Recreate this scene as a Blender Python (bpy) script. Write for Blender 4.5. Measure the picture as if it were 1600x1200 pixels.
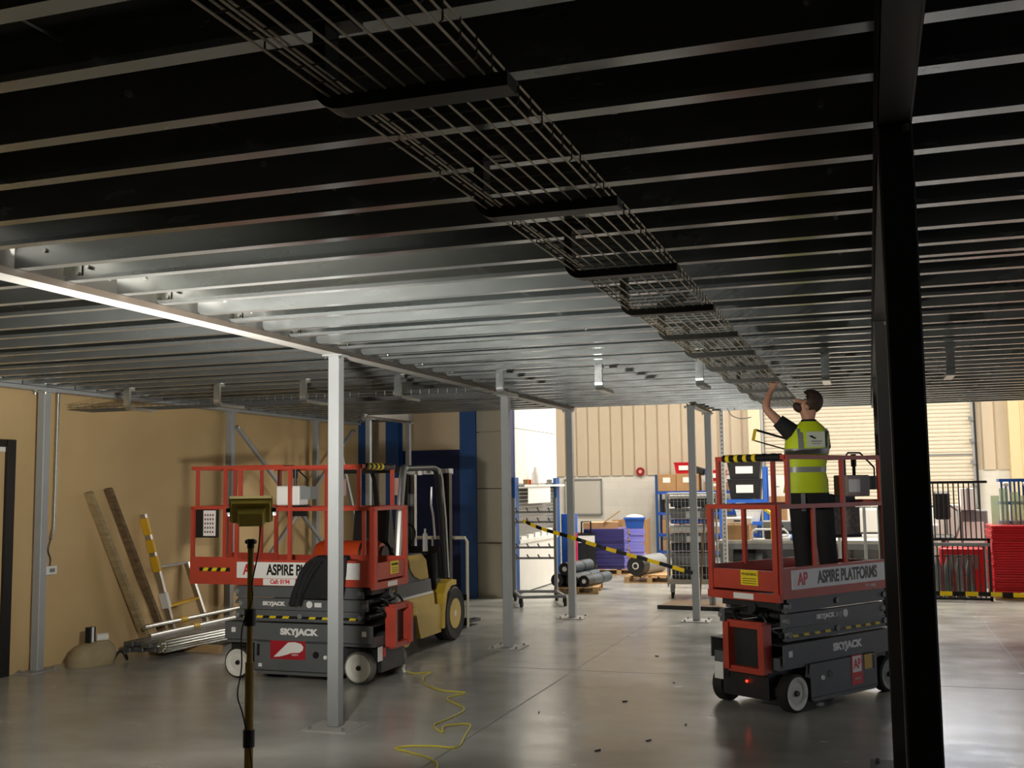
import bpy, bmesh, math, random
from mathutils import Vector, Matrix
random.seed(7)
for o in list(bpy.data.objects): bpy.data.objects.remove(o)
scene = bpy.context.scene
COL = scene.collection
R = math.radians

# ---------------------------------------------------------------- camera, world, big lights, exposure
cam_d = bpy.data.cameras.new('camera'); cam = bpy.data.objects.new('camera', cam_d); COL.objects.link(cam)
cam_d.sensor_width = 36; cam_d.lens = 1660 / 1600 * 36; cam_d.clip_end = 200
def cam_axes(yaw, pitch, roll):
    w = Vector((-math.sin(yaw) * math.cos(pitch), math.cos(yaw) * math.cos(pitch), math.sin(pitch)))
    r = Vector((math.cos(yaw), math.sin(yaw), 0)); u = r.cross(w)
    return r * math.cos(roll) - u * math.sin(roll), r * math.sin(roll) + u * math.cos(roll), w
cr, cu, cw = cam_axes(.322445, .095608, .01322)
cam.matrix_world = Matrix(((cr.x, cu.x, -cw.x, 0), (cr.y, cu.y, -cw.y, 0), (cr.z, cu.z, -cw.z, 1.95), (0, 0, 0, 1)))
scene.camera = cam
scene.view_settings.view_transform = 'Standard'; scene.view_settings.look = 'None'
scene.view_settings.gamma = 1; scene.view_settings.use_curve_mapping = False
scene.view_settings.exposure = 0.0
WORK_W = 260          # watts of the flood lamp on the stand
world = bpy.data.worlds.new('world'); scene.world = world; world.use_nodes = True
world.node_tree.nodes['Background'].inputs[0].default_value = (.8, .85, 1, 1)
world.node_tree.nodes['Background'].inputs[1].default_value = .004

def area(name, loc, size, power, col=(1, 1, 1), target=None, rot=(0, 0, 0), spread=180):
    l = bpy.data.lights.new(name, 'AREA'); l.shape = 'RECTANGLE'; l.size, l.size_y = size; l.energy = power; l.color = col
    l.spread = R(spread)
    o = bpy.data.objects.new(name, l); COL.objects.link(o); o.location = loc; o.rotation_euler = rot
    if target is not None: o.rotation_euler = (Vector(target) - Vector(loc)).to_track_quat('-Z', 'Y').to_euler()
    return o
# assumed high-bay lamps over the tall hall behind the mezzanine, unseen, no fixtures modelled
ASSUMED_LAMPS = [(-8.5, 26.0), (-3.6, 20.5), (-3.6, 26.0), (1.0, 20.5), (1.0, 26.0), (5.6, 20.5), (5.6, 26.0)]
for hx, hy in ASSUMED_LAMPS:
    area('assumed_hall_light', (hx, hy, 6.3), (1.3, .6), 330 if hy < 22 else 190, (1, .93, .83))

# ---------------------------------------------------------------- materials
def srgb(r, g, b):
    f = lambda v: ((v / 255 + .055) / 1.055) ** 2.4 if v > 10 else v / 255 / 12.92
    return (f(r), f(g), f(b), 1)
MATS = {}
def mat(name, c, rough=.5, metal=0.0, var=.0, scale=8, bump=0.0, rvar=0.0, emit=0, alpha=1, trans=0, stretch=None, spec=None):
    if name in MATS: return MATS[name]
    m = bpy.data.materials.new(name); m.use_nodes = True; MATS[name] = m
    nt = m.node_tree; N = nt.nodes; L = nt.links; b = N['Principled BSDF']
    c = srgb(*c)
    b.inputs['Base Color'].default_value = c; b.inputs['Roughness'].default_value = rough; b.inputs['Metallic'].default_value = metal
    if spec is not None: b.inputs['Specular IOR Level'].default_value = spec
    if emit: b.inputs['Emission Color'].default_value = c; b.inputs['Emission Strength'].default_value = emit
    if alpha < 1: b.inputs['Alpha'].default_value = alpha
    if trans: b.inputs['Transmission Weight'].default_value = trans
    if var or bump or rvar:
        tc = N.new('ShaderNodeTexCoord'); mp = N.new('ShaderNodeMapping'); L.new(tc.outputs['Object'], mp.inputs[0])
        if stretch: mp.inputs['Scale'].default_value = stretch
        n = N.new('ShaderNodeTexNoise'); n.inputs['Scale'].default_value = scale; n.inputs['Detail'].default_value = 6
        L.new(mp.outputs[0], n.inputs['Vector'])
        if var:
            rp = N.new('ShaderNodeValToRGB'); e = rp.color_ramp.elements
            e[0].position = .3; e[1].position = .7
            e[0].color = tuple(v * (1 - var) for v in c[:3]) + (1,); e[1].color = tuple(min(1, v * (1 + var)) for v in c[:3]) + (1,)
            L.new(n.outputs['Fac'], rp.inputs[0]); L.new(rp.outputs[0], b.inputs['Base Color'])
        if rvar:
            mr = N.new('ShaderNodeMapRange'); mr.inputs[3].default_value = max(.02, rough - rvar); mr.inputs[4].default_value = rough + rvar
            mr.inputs[1].default_value = .3; mr.inputs[2].default_value = .7
            L.new(n.outputs['Fac'], mr.inputs[0]); L.new(mr.outputs[0], b.inputs['Roughness'])
        if bump:
            bp = N.new('ShaderNodeBump'); bp.inputs['Strength'].default_value = bump; bp.inputs['Distance'].default_value = .01
            L.new(n.outputs['Fac'], bp.inputs['Height']); L.new(bp.outputs[0], b.inputs['Normal'])
    return m
def floor_mat():
    m = bpy.data.materials.new('polished_concrete'); m.use_nodes = True
    nt = m.node_tree; N = nt.nodes; L = nt.links; b = N['Principled BSDF']
    tc = N.new('ShaderNodeTexCoord')
    def noise(sc, det, vec=None):
        n = N.new('ShaderNodeTexNoise'); n.inputs['Scale'].default_value = sc; n.inputs['Detail'].default_value = det
        L.new(vec or tc.outputs['Object'], n.inputs['Vector']); return n
    mp = N.new('ShaderNodeMapping'); mp.inputs['Scale'].default_value = (.8, 1.2, 1); L.new(tc.outputs['Object'], mp.inputs[0])
    a = noise(.9, 8); s = noise(2.2, 7, mp.outputs[0]); fine = noise(45, 4)
    mix = N.new('ShaderNodeMix'); mix.data_type = 'FLOAT'; mix.inputs[0].default_value = .5
    L.new(a.outputs['Fac'], mix.inputs[2]); L.new(s.outputs['Fac'], mix.inputs[3])
    rp = N.new('ShaderNodeValToRGB'); e = rp.color_ramp.elements; e[0].position = .32; e[1].position = .68
    e[0].color = srgb(156, 156, 150); e[1].color = srgb(182, 182, 176)
    L.new(mix.outputs[0], rp.inputs[0]); L.new(rp.outputs[0], b.inputs['Base Color'])
    mr = N.new('ShaderNodeMapRange'); mr.inputs[1].default_value = .3; mr.inputs[2].default_value = .7
    mr.inputs[3].default_value = .17; mr.inputs[4].default_value = .28
    L.new(s.outputs['Fac'], mr.inputs[0]); L.new(mr.outputs[0], b.inputs['Roughness'])
    bp = N.new('ShaderNodeBump'); bp.inputs['Strength'].default_value = .06; bp.inputs['Distance'].default_value = .01
    L.new(fine.outputs['Fac'], bp.inputs['Height']); L.new(bp.outputs[0], b.inputs['Normal'])
    return m
def block_mat():
    m = bpy.data.materials.new('painted_blockwork'); m.use_nodes = True
    nt = m.node_tree; N = nt.nodes; L = nt.links; b = N['Principled BSDF']
    tc = N.new('ShaderNodeTexCoord'); mp = N.new('ShaderNodeMapping'); L.new(tc.outputs['Object'], mp.inputs[0])
    mp.inputs['Rotation'].default_value = (R(90), 0, 0)
    br = N.new('ShaderNodeTexBrick'); br.inputs['Scale'].default_value = 1; br.inputs['Brick Width'].default_value = .45; br.inputs['Row Height'].default_value = .225
    br.inputs['Mortar Size'].default_value = .006
    br.inputs['Color1'].default_value = srgb(226, 222, 212); br.inputs['Color2'].default_value = srgb(218, 214, 204); br.inputs['Mortar'].default_value = srgb(214, 210, 200)
    L.new(mp.outputs[0], br.inputs['Vector']); L.new(br.outputs['Color'], b.inputs['Base Color']); b.inputs['Roughness'].default_value = .7
    return m
MATS['floor'] = floor_mat(); MATS['block'] = block_mat()
m_galv = mat('galvanised_steel', (186, 190, 190), .25, .88, .07, 10, .0, .03, stretch=(.25, 1, 1))
m_zinc = mat('zinc_bright', (205, 206, 200), .3, 1, .08, 20)
m_beam = mat('beam_grey_paint', (172, 169, 164), .5, 0, .05, 3)
m_brown = mat('beam_brown_edge', (64, 56, 48), .55, 0, .1, 5)
m_post = mat('post_grey_paint', (168, 171, 172), .45, 0, .05, 4)
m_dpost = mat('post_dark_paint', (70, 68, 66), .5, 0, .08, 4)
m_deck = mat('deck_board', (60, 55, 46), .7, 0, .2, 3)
m_tan = mat('tan_wall_paint', (210, 180, 130), .75, 0, .06, 1.3, .02)
m_cream = mat('cream_cladding', (204, 188, 164), .6, 0, .03, 2)
m_shut = mat('shutter_cream', (216, 204, 184), .5, 0, .03, 2)
m_white = mat('white_paint', (236, 234, 226), .55, 0, .03, 3)
m_yellowwall = mat('yellow_cladding', (220, 200, 156), .6)
m_blue = mat('blue_steel_paint', (32, 78, 138), .45, 0, .06, 3)
m_navy = mat('navy_wall_paint', (22, 38, 92), .6, 0, .08, 2)
m_black = mat('black_plastic', (22, 22, 23), .45)
m_blackm = mat('black_metal', (34, 33, 32), .4, .3)
m_bracket = mat('tray_bracket_steel', (78, 78, 74), .42, .9, .1, 9)
m_rubber = mat('black_rubber', (34, 33, 31), .75, 0, .15, 20)
m_wire = mat('tray_wire', (236, 222, 194), .4, .2)
m_orange = mat('lift_orange_red', (184, 68, 50), .42, 0, .08, 5)
m_lgrey = mat('lift_dark_grey', (92, 95, 97), .5, 0, .08, 4)
m_ldark = mat('lift_black_steel', (44, 45, 46), .5, .2, .1, 6)
m_wheelw = mat('wheel_white', (222, 220, 210), .5)
m_tyre = mat('grey_tyre', (122, 120, 112), .7, 0, .1, 10)
m_yel = mat('signal_yellow', (236, 208, 40), .45)
m_decalw = mat('decal_white', (238, 236, 232), .4)
m_decalr = mat('decal_red', (206, 36, 44), .4)
m_decalk = mat('decal_black', (20, 20, 20), .45)
m_fork = mat('forklift_yellow', (206, 172, 56), .42, 0, .06, 5)
m_forkl = mat('forklift_pale_yellow', (214, 184, 98), .5, 0, .06, 5)
m_forkg = mat('forklift_grey', (98, 100, 102), .5)
m_silver = mat('silver_paint', (182, 184, 182), .35, .5)
m_lamp = mat('lamp_yellow_black', (196, 172, 50), .4, 0, .1, 6)
m_lamppole = mat('lamp_pole_yellow', (168, 132, 56), .45)
m_card = mat('cardboard', (176, 136, 92), .8, 0, .06, 6)
m_wood = mat('pallet_wood', (186, 150, 104), .75, 0, .15, 9, stretch=(1, 6, 6))
m_plank = mat('old_plank', (166, 146, 108), .75, 0, .22, 7, .05, stretch=(1, 1, 4))
m_plankd = mat('weathered_plank', (120, 98, 70), .8, 0, .35, 9, .05, stretch=(1, 1, 3))
m_alu = mat('aluminium', (196, 194, 188), .35, .9, .05, 8)
m_lad = mat('ladder_yellow', (232, 182, 40), .4)
m_skin = mat('skin', (188, 138, 112), .55, 0, .04, 12)
m_hair = mat('brown_hair', (58, 38, 26), .7, 0, .25, 30, .2)
m_vest = mat('hi_vis_yellow', (206, 226, 30), .6, 0, .05, 9)
m_refl = mat('reflective_grey', (150, 152, 150), .4, .2)
m_cloth = mat('black_cloth', (24, 24, 27), .85, 0, .2, 12)
m_purple = mat('purple_sheet', (136, 134, 218), .45)
m_purple_shade = mat('purple_sheet_shade', (52, 48, 112), .5)  # purple sheet with the shadow on its front put into the colour
m_redp = mat('red_plastic', (204, 24, 36), .35)
m_bluep = mat('blue_plastic', (40, 96, 190), .4)
m_glassg = mat('green_glass_sheet', (214, 232, 208), .12, 0, trans=.7)
m_grey = mat('mid_grey', (128, 130, 130), .5)
m_orangelpg = mat('orange_bottle', (206, 74, 30), .45)
m_cordy = mat('yellow_cord', (206, 190, 70), .5)
m_bag = mat('sack_beige', (168, 152, 118), .85, 0, .12, 6, .1)
m_paper = mat('paper_white', (240, 238, 232), .7)
m_green = mat('bottle_green', (60, 130, 70), .4)
m_trunk = mat('trunking_grey', (120, 122, 122), .4, .7, .08, 8)
def tape_mat(name, c):
    m = bpy.data.materials.new(name); m.use_nodes = True; nt = m.node_tree; N = nt.nodes; L = nt.links
    d = N['Principled BSDF']; d.inputs['Base Color'].default_value = srgb(*c); d.inputs['Roughness'].default_value = .4
    t = N.new('ShaderNodeBsdfTranslucent'); t.inputs['Color'].default_value = srgb(*c); x = N.new('ShaderNodeMixShader'); x.inputs[0].default_value = .5
    L.new(d.outputs[0], x.inputs[1]); L.new(t.outputs[0], x.inputs[2]); L.new(x.outputs[0], N['Material Output'].inputs['Surface']); return m
m_tapey = tape_mat('thin_yellow_tape', (240, 220, 40)); m_tapek = tape_mat('thin_black_tape', (24, 24, 22))
m_glass = mat('clear_panel', (160, 170, 175), .08, 0, alpha=.18)

# ---------------------------------------------------------------- mesh helpers
class MB:
    def __init__(s): s.v = []; s.f = []
    def add(s, vs, fs):
        o = len(s.v); s.v += [tuple(v) for v in vs]; s.f += [tuple(i + o for i in f) for f in fs]; return s
    def bx(s, x0, x1, y0, y1, z0, z1, M=None):
        vs = [Vector((x, y, z)) for z in (z0, z1) for y in (y0, y1) for x in (x0, x1)]
        if M is not None: vs = [M @ v for v in vs]
        return s.add(vs, [(0, 2, 3, 1), (4, 5, 7, 6), (0, 1, 5, 4), (2, 6, 7, 3), (0, 4, 6, 2), (1, 3, 7, 5)])
    def box(s, c, d, M=None):
        return s.bx(c[0] - d[0] / 2, c[0] + d[0] / 2, c[1] - d[1] / 2, c[1] + d[1] / 2, c[2] - d[2] / 2, c[2] + d[2] / 2, M)
    def bar(s, p, q, w, h, up=(0, 0, 1)):      # rectangular bar between two points
        p = Vector(p); q = Vector(q); x = (q - p).normalized(); u = Vector(up)
        if abs(x.dot(u)) > .98: u = Vector((0, 1, 0))
        y = u.cross(x).normalized(); z = x.cross(y); L = (q - p).length
        vs = [p + x * a + y * b * w / 2 + z * c * h / 2 for c in (-1, 1) for b in (-1, 1) for a in (0, L)]
        return s.add(vs, [(0, 2, 3, 1), (4, 5, 7, 6), (0, 1, 5, 4), (2, 6, 7, 3), (0, 4, 6, 2), (1, 3, 7, 5)])
    def cyl(s, p, q, r, n=12, r2=None):
        p = Vector(p); q = Vector(q); d = (q - p).normalized(); a = d.orthogonal().normalized(); b = d.cross(a); r2 = r if r2 is None else r2
        vs = []
        for c, rr in ((p, r), (q, r2)):
            vs += [c + (a * math.cos(2 * math.pi * i / n) + b * math.sin(2 * math.pi * i / n)) * rr for i in range(n)]
        fs = [(i, (i + 1) % n, n + (i + 1) % n, n + i) for i in range(n)] + [tuple(range(n))[::-1], tuple(range(n, 2 * n))]
        return s.add(vs, fs)
    def tube(s, pts, r, n=8, closed=False):
        pts = [Vector(p) for p in pts]; m = len(pts); vs = []; prev = None
        for i, p in enumerate(pts):
            if closed: t = (pts[(i + 1) % m] - pts[i - 1])
            else: t = pts[min(i + 1, m - 1)] - pts[max(i - 1, 0)]
            t.normalize()
            a = t.orthogonal().normalized() if prev is None else (prev - t * prev.dot(t)).normalized()
            prev = a; b = t.cross(a); rr = r[i] if isinstance(r, (list, tuple)) else r
            vs += [p + (a * math.cos(2 * math.pi * k / n) + b * math.sin(2 * math.pi * k / n)) * rr for k in range(n)]
        fs = []
        for i in range(m if closed else m - 1):
            j = (i + 1) % m
            fs += [(i * n + k, i * n + (k + 1) % n, j * n + (k + 1) % n, j * n + k) for k in range(n)]
        if not closed: fs += [tuple(range(n))[::-1], tuple(range((m - 1) * n, m * n))]
        return s.add(vs, fs)
    def prism(s, poly, axis, a, b):          # poly: 2D points; extruded along axis ('x': (y,z), 'y': (x,z), 'z': (x,y))
        n = len(poly)
        def P(u, v, t): return {'x': (t, u, v), 'y': (u, t, v), 'z': (u, v, t)}[axis]
        vs = [P(u, v, a) for u, v in poly] + [P(u, v, b) for u, v in poly]
        return s.add(vs, [(i, (i + 1) % n, n + (i + 1) % n, n + i) for i in range(n)] + [tuple(range(n))[::-1], tuple(range(n, 2 * n))])
    def loft(s, rings, cap=True):            # rings: lists of points, same count
        n = len(rings[0]); vs = [p for r in rings for p in r]; fs = []
        for i in range(len(rings) - 1):
            fs += [(i * n + k, i * n + (k + 1) % n, (i + 1) * n + (k + 1) % n, (i + 1) * n + k) for k in range(n)]
        if cap: fs += [tuple(range(n))[::-1], tuple(range((len(rings) - 1) * n, len(rings) * n))]
        return s.add(vs, fs)
    def lathe(s, prof, M=None, n=20):        # prof: (r, z) pairs round local z
        rings = []
        for r, z in prof:
            ring = [Vector((r * math.cos(2 * math.pi * k / n), r * math.sin(2 * math.pi * k / n), z)) for k in range(n)]
            rings.append([M @ p for p in ring] if M is not None else ring)
        return s.loft(rings)
    def sphere(s, c, rad, n=14, m=8, M=None):
        rings = []
        for i in range(m + 1):
            t = math.pi * (i / m) ; t = min(max(t, .02), math.pi - .02)
            ring = [Vector((c[0] + rad[0] * math.sin(t) * math.cos(2 * math.pi * k / n), c[1] + rad[1] * math.sin(t) * math.sin(2 * math.pi * k / n), c[2] - rad[2] * math.cos(t))) for k in range(n)]
            rings.append([M @ p for p in ring] if M is not None else ring)
        return s.loft(rings)
    def build(s, name, m, parent=None, smooth=False, loc=None, rot=None, bevel=0):
        me = bpy.data.meshes.new(name); me.from_pydata([tuple(v) for v in s.v], [], s.f); me.update()
        bm = bmesh.new(); bm.from_mesh(me); bmesh.ops.recalc_face_normals(bm, faces=bm.faces)
        if bevel: bmesh.ops.bevel(bm, geom=bm.edges[:], offset=bevel, segments=1, affect='EDGES')
        bm.to_mesh(me); bm.free()
        if smooth:
            for p in me.polygons: p.use_smooth = True
            me.set_sharp_from_angle(angle=R(38))
        me.materials.append(m)
        o = bpy.data.objects.new(name, me); COL.objects.link(o)
        if parent is not None: o.parent = parent
        if loc: o.location = loc
        if rot: o.rotation_euler = rot
        return o
def B(x0, x1, y0, y1, z0, z1): return MB().bx(x0, x1, y0, y1, z0, z1)
def tag(o, label, cat, group=None):
    o['label'] = label; o['category'] = cat
    if group: o['group'] = group
    return o
def thing(name, label, cat, loc=(0, 0, 0), rz=0, group=None):
    o = bpy.data.objects.new(name, None); COL.objects.link(o); o.location = loc; o.rotation_euler = (0, 0, rz); o.empty_display_size = .2
    return tag(o, label, cat, group)
def struct(o): o['kind'] = 'structure'; return o
def sroot(name):
    o = bpy.data.objects.new(name, None); COL.objects.link(o); return struct(o)
def inst(o, parent=None, loc=None, rot=None, name=None):
    c = o.copy(); COL.objects.link(c)
    if parent is not None: c.parent = parent
    if loc is not None: c.location = loc
    if rot is not None: c.rotation_euler = rot
    return c
def dup(root, loc, rz=None, label=None):
    r = root.copy(); COL.objects.link(r); r.location = loc
    if rz is not None: r.rotation_euler = (0, 0, rz)
    if label: r['label'] = label
    for ch in list(root.children):
        c = ch.copy(); COL.objects.link(c); c.parent = r
        for g in list(ch.children):
            d = g.copy(); COL.objects.link(d); d.parent = c
    return r
def text(s, size, m, parent, loc, rot, name='lettering', xs=1.0, bold=.0, ext=.001, align='CENTER'):
    cu_ = bpy.data.curves.new(name, 'FONT'); cu_.body = s; cu_.size = size; cu_.align_x = align; cu_.align_y = 'CENTER'; cu_.extrude = ext; cu_.offset = bold
    t = bpy.data.objects.new('tmp', cu_); COL.objects.link(t)
    dg = bpy.context.evaluated_depsgraph_get(); me = bpy.data.meshes.new_from_object(t.evaluated_get(dg))
    bpy.data.objects.remove(t); me.materials.clear(); me.materials.append(m); me.name = name
    o = bpy.data.objects.new(name, me); COL.objects.link(o); o.parent = parent; o.location = loc; o.rotation_euler = rot; o.scale = (xs, 1, 1)
    return o
def frustum_round(rx, ry, c, n=16, rz=0):
    return [Vector((c[0] + rx * math.cos(2 * math.pi * k / n + rz), c[1] + ry * math.sin(2 * math.pi * k / n + rz), c[2])) for k in range(n)]
def smooth_path(pts, k=5):
    pts = [Vector(p) for p in pts]; out = []
    for i in range(len(pts) - 1):
        p0 = pts[max(i - 1, 0)]; p1 = pts[i]; p2 = pts[i + 1]; p3 = pts[min(i + 2, len(pts) - 1)]
        for j in range(k):
            t = j / k
            out.append(.5 * ((2 * p1) + (p2 - p0) * t + (2 * p0 - 5 * p1 + 4 * p2 - p3) * t * t + (3 * p1 - p0 - 3 * p2 + p3) * t ** 3))
    out.append(pts[-1]); return out

# ================================================================ THE BUILDING
ZB, ZJ, ZT = 3.07, 3.11, 3.31          # beam underside, joist underside, deck underside
struct(B(-14, 12, -5, 30, -.2, 0).build('floor', MATS['floor']))
m_joint = mat('joint_filler', (126, 124, 118), .5)
jl = sroot('trim_1')                   # saw-cut joints in the slab, lipped by a hair
for x in (-3.05, 1.4): B(x - .006, x + .006, -4, 29.4, 0, .0012).build('slab_joint', m_joint, jl)
for y in (11.1, 17.2): B(-8.8, 11.5, y - .006, y + .006, 0, .0012).build('slab_joint', m_joint, jl)
# left wall with a door frame
struct(B(-9.05, -8.85, -5, 17.75, 0, 6.5).build('wall_left', m_tan))
d1 = sroot('door_1')
B(-8.87, -8.80, 9.15, 9.27, 0, 2.52).build('door_frame', m_black, d1)
B(-8.87, -8.80, 8.2, 8.29, 0, 2.52).build('door_frame', m_black, d1)
B(-8.87, -8.81, 8.2, 9.27, 2.44, 2.52).build('door_frame', m_black, d1)
B(-8.86, -8.83, 8.29, 9.15, 2.39, 2.44).build('door_frame', m_paper, d1)
B(-8.86, -8.835, 8.29, 9.15, .02, 2.39).build('door_leaf', m_tan, d1)
B(-8.835, -8.80, 9.05, 9.09, .95, 1.1).build('door_handle', m_alu, d1)
# back-left wall: pale above, navy below
wb = sroot('wall_back_left')
B(-9.05, -6.1, 17.8, 18.0, 2.61, 6.5).build('upper_wall', mat('pale_block_paint', (234, 214, 184), .7, 0, .04, 2), wb)
B(-8.1, -6.7, 17.78, 18.0, 0, 2.61).build('lower_wall', m_navy, wb)
B(-6.7, -6.1, 17.8, 18.0, 0, 2.61).build('lower_wall', m_dpost, wb)
B(-9.05, -8.1, 17.8, 18.0, 0, 2.61).build('lower_wall', mat('pale_block_paint', (206, 186, 152)), wb)
for k, (z0, z1) in enumerate(((0, .95), (.965, 1.9), (1.915, 2.9), (2.915, 3.9))):
    B(-6.6, -6.12, 17.72, 17.79, z0, z1).build('wall_panel', mat('grey_panel', (176, 170, 152), .6), wb)
for i, (xa, xb) in enumerate(((-8.85, -8.66), (-8.3, -8.05), (-6.86, -6.56))):
    t = sroot('trim_%d' % (i + 2)); w = xb - xa
    B(xa, xb, 17.56, 17.575, 0, 6.5).build('column_flange', m_blue, t); B(xa, xb, 17.735, 17.75, 0, 6.5).build('column_flange', m_blue, t)
    B((xa + xb) / 2 - .008, (xa + xb) / 2 + .008, 17.575, 17.735, 0, 6.5).build('column_web', m_blue, t)
# hall back wall: painted block below, ribbed cladding above
wk = sroot('wall_back')
B(-14, 9, 29.5, 29.7, 0, 2.2).build('block_wall', MATS['block'], wk)
B(-14, 9, 29.52, 29.7, 2.2, 6.8).build('backing_sheet', m_cream, wk)
pan = MB().prism([(0, 0), (.03, -.035), (.285, -.035), (.315, 0), (.315, .02), (0, .02)], 'z', 2.2, 6.8).build('cladding_panel', m_cream, wk, loc=(-9.6, 29.5, 0))
k = 1
for x in [(-9.6 + .335 * i) for i in range(1, 20)] + [(2.75 + .335 * i) for i in range(2)]: inst(pan, wk, (x, 29.5, 0))
B(-3.05, -2.73, 29.2, 29.48, 0, 6.8).build('cladding_corner', mat('cream_column', (230, 216, 184), .6), wk)
B(3.35, 3.95, 29.1, 29.48, 0, 6.8).build('cladding_corner', m_yellowwall, wk)
for x in (3.62, 3.72): B(x, x + .03, 29.07, 29.1, 0, 6.8).build('cladding_rib', m_yellowwall, wk)
B(4.0, 9, 29.3, 29.48, 0, 4.2).build('cladding_corner', m_yellowwall, wk)
# tall roller shutter in the back wall
d2 = sroot('door_2')
sl = MB().prism([(0, 0), (-.018, .02), (-.022, .05), (-.018, .08), (0, .098), (.02, .098), (.02, 0)], 'x', -2.65, 2.5).build('shutter_slat', m_shut, d2, loc=(0, 29.4, .05))
for i in range(1, 42): inst(sl, d2, (0, 29.4, .05 + .1 * i))
B(-2.65, 2.5, 29.36, 29.40, 2.58, 2.62).build('wind_rail', m_grey, d2)
B(2.5, 2.56, 29.3, 29.45, 0, 5.3).build('guide_rail', m_silver, d2); B(2.56, 2.61, 29.27, 29.45, 0, 5.3).build('guide_rail', m_black, d2)
for z in (.7, 1.25, 1.8, 2.35, 2.9, 3.45): B(2.44, 2.56, 29.24, 29.3, z, z + .09).build('guide_bracket', m_grey, d2)
for y in (29.2,): B(-2.72, -2.66, 29.2, 29.45, 0, 5.3).build('guide_rail', m_silver, d2)
d3 = sroot('door_3')
B(-2.72, -2.05, 29.34, 29.38, 0, 2.15).build('door_leaf', m_white, d3); B(-2.5, -2.3, 29.33, 29.34, 1.83, 1.85).build('door_notice', m_grey, d3)
B(-2.70, -2.12, 29.30, 29.335, .55, 1.58).build('door_panel', m_card, d3)
# assumed high daylight glazing in the hall's back wall, unseen above the mezzanine edge
wn = sroot('assumed_window_1')
m_pane = mat('assumed_daylight', (226, 232, 246), .3, emit=4.0); m_pane2 = mat('assumed_dull_daylight', (226, 232, 246), .3, emit=1.7)  # emissive panes added to give the assumed daylight
for i in range(10):
    B(-3.6 + 1.1 * i, -2.55 + 1.1 * i, 29.40, 29.44, 4.3, 6.3).build('pane', m_pane, wn); B(-2.55 + 1.1 * i, -2.5 + 1.1 * i, 29.36, 29.46, 4.25, 6.35).build('mullion', m_white, wn)
B(-3.65, 7.5, 29.36, 29.46, 4.22, 4.3).build('sill', m_white, wn); B(-3.65, 7.5, 29.36, 29.46, 6.3, 6.38).build('head', m_white, wn)
# hall shell out of view
struct(B(-14, 12, -5, 30, 6.8, 7.0).build('ceiling_hall', m_white)); struct(B(9.0, 9.2, -5, 30, 0, 7).build('wall_right', m_cream))
# assumed windows in the far right wall: unseen glowing panes added for side light
wr_ = sroot('assumed_window_2')
for i in range(7):
    B(8.95, 8.98, 6.5 + 1.2 * i, 7.65 + 1.2 * i, .7, 2.9).build('pane', m_pane2, wr_); B(8.93, 8.99, 7.65 + 1.2 * i, 7.7 + 1.2 * i, .65, 2.95).build('mullion', m_white, wr_)
B(8.9, 8.99, 6.45, 14.95, .62, .7).build('sill', m_white, wr_); B(8.92, 8.99, 6.45, 14.95, 2.9, 2.98).build('head', m_white, wr_)
struct(B(-14.2, -14, 17.8, 30, 0, 7).build('wall_hall_left', m_cream)); struct(B(-14, 12, -5.2, -5, 0, 7).build('wall_front', m_dpost))

# ---------------------------------------------------------------- mezzanine ceiling of joists
ceil = sroot('ceiling')
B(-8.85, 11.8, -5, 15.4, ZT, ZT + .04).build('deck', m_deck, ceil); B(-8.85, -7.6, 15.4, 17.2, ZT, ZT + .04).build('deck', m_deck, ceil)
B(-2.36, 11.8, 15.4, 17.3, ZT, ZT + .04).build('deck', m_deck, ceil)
def c_profile(s):   # lipped channel; web at y=0, flanges run to s*0.065
    w, t, l, h = .065 * s, .004 * s, .022, ZT - ZJ
    tz = .004
    return [(0, 0), (w, 0), (w, l), (w - t, l), (w - t, tz), (t, tz), (t, h - tz), (w - t, h - tz), (w - t, h - l), (w, h - l), (w, h), (0, h)]
BAYS = [(-8.62, -4.3), (-4.18, .06), (.18, 4.42), (4.54, 8.8)]
flat0 = 4.35 - 16 * .4
protos = {}
rod = MB().cyl((0, 0, 0), (0, .33, 0), .006, 6).build('tie_rod', m_zinc, ceil, loc=(-2.08, -3, 3.2))
bolt = MB().cyl((0, -.012, 0), (0, 0, 0), .012, 6).build('joist_bolt', m_zinc, ceil, loc=(-3.98, -3, 3.19))
cleat = MB().bx(0, .07, -.004, 0, .03, .17).bx(0, .004, -.07, 0, .03, .17).cyl((.05, -.016, .05), (.05, 0, .05), .012, 6).cyl((.05, -.016, .14), (.05, 0, .14), .012, 6).cyl((.12, -.02, .08), (.12, .02, .08), .012, 6)
cleat = cleat.build('joist_cleat', m_zinc, ceil, loc=(-4.18, -3.4, ZJ))
def joist(bay, y, s):
    x0, x1 = bay; key = (round(x1 - x0, 3), s)
    if key not in protos:
        protos[key] = MB().prism(c_profile(s), 'x', 0, x1 - x0).build('joist', m_galv, ceil, loc=(x0, y, ZJ)); return protos[key]
    return inst(protos[key], ceil, (x0, y, ZJ))
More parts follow.
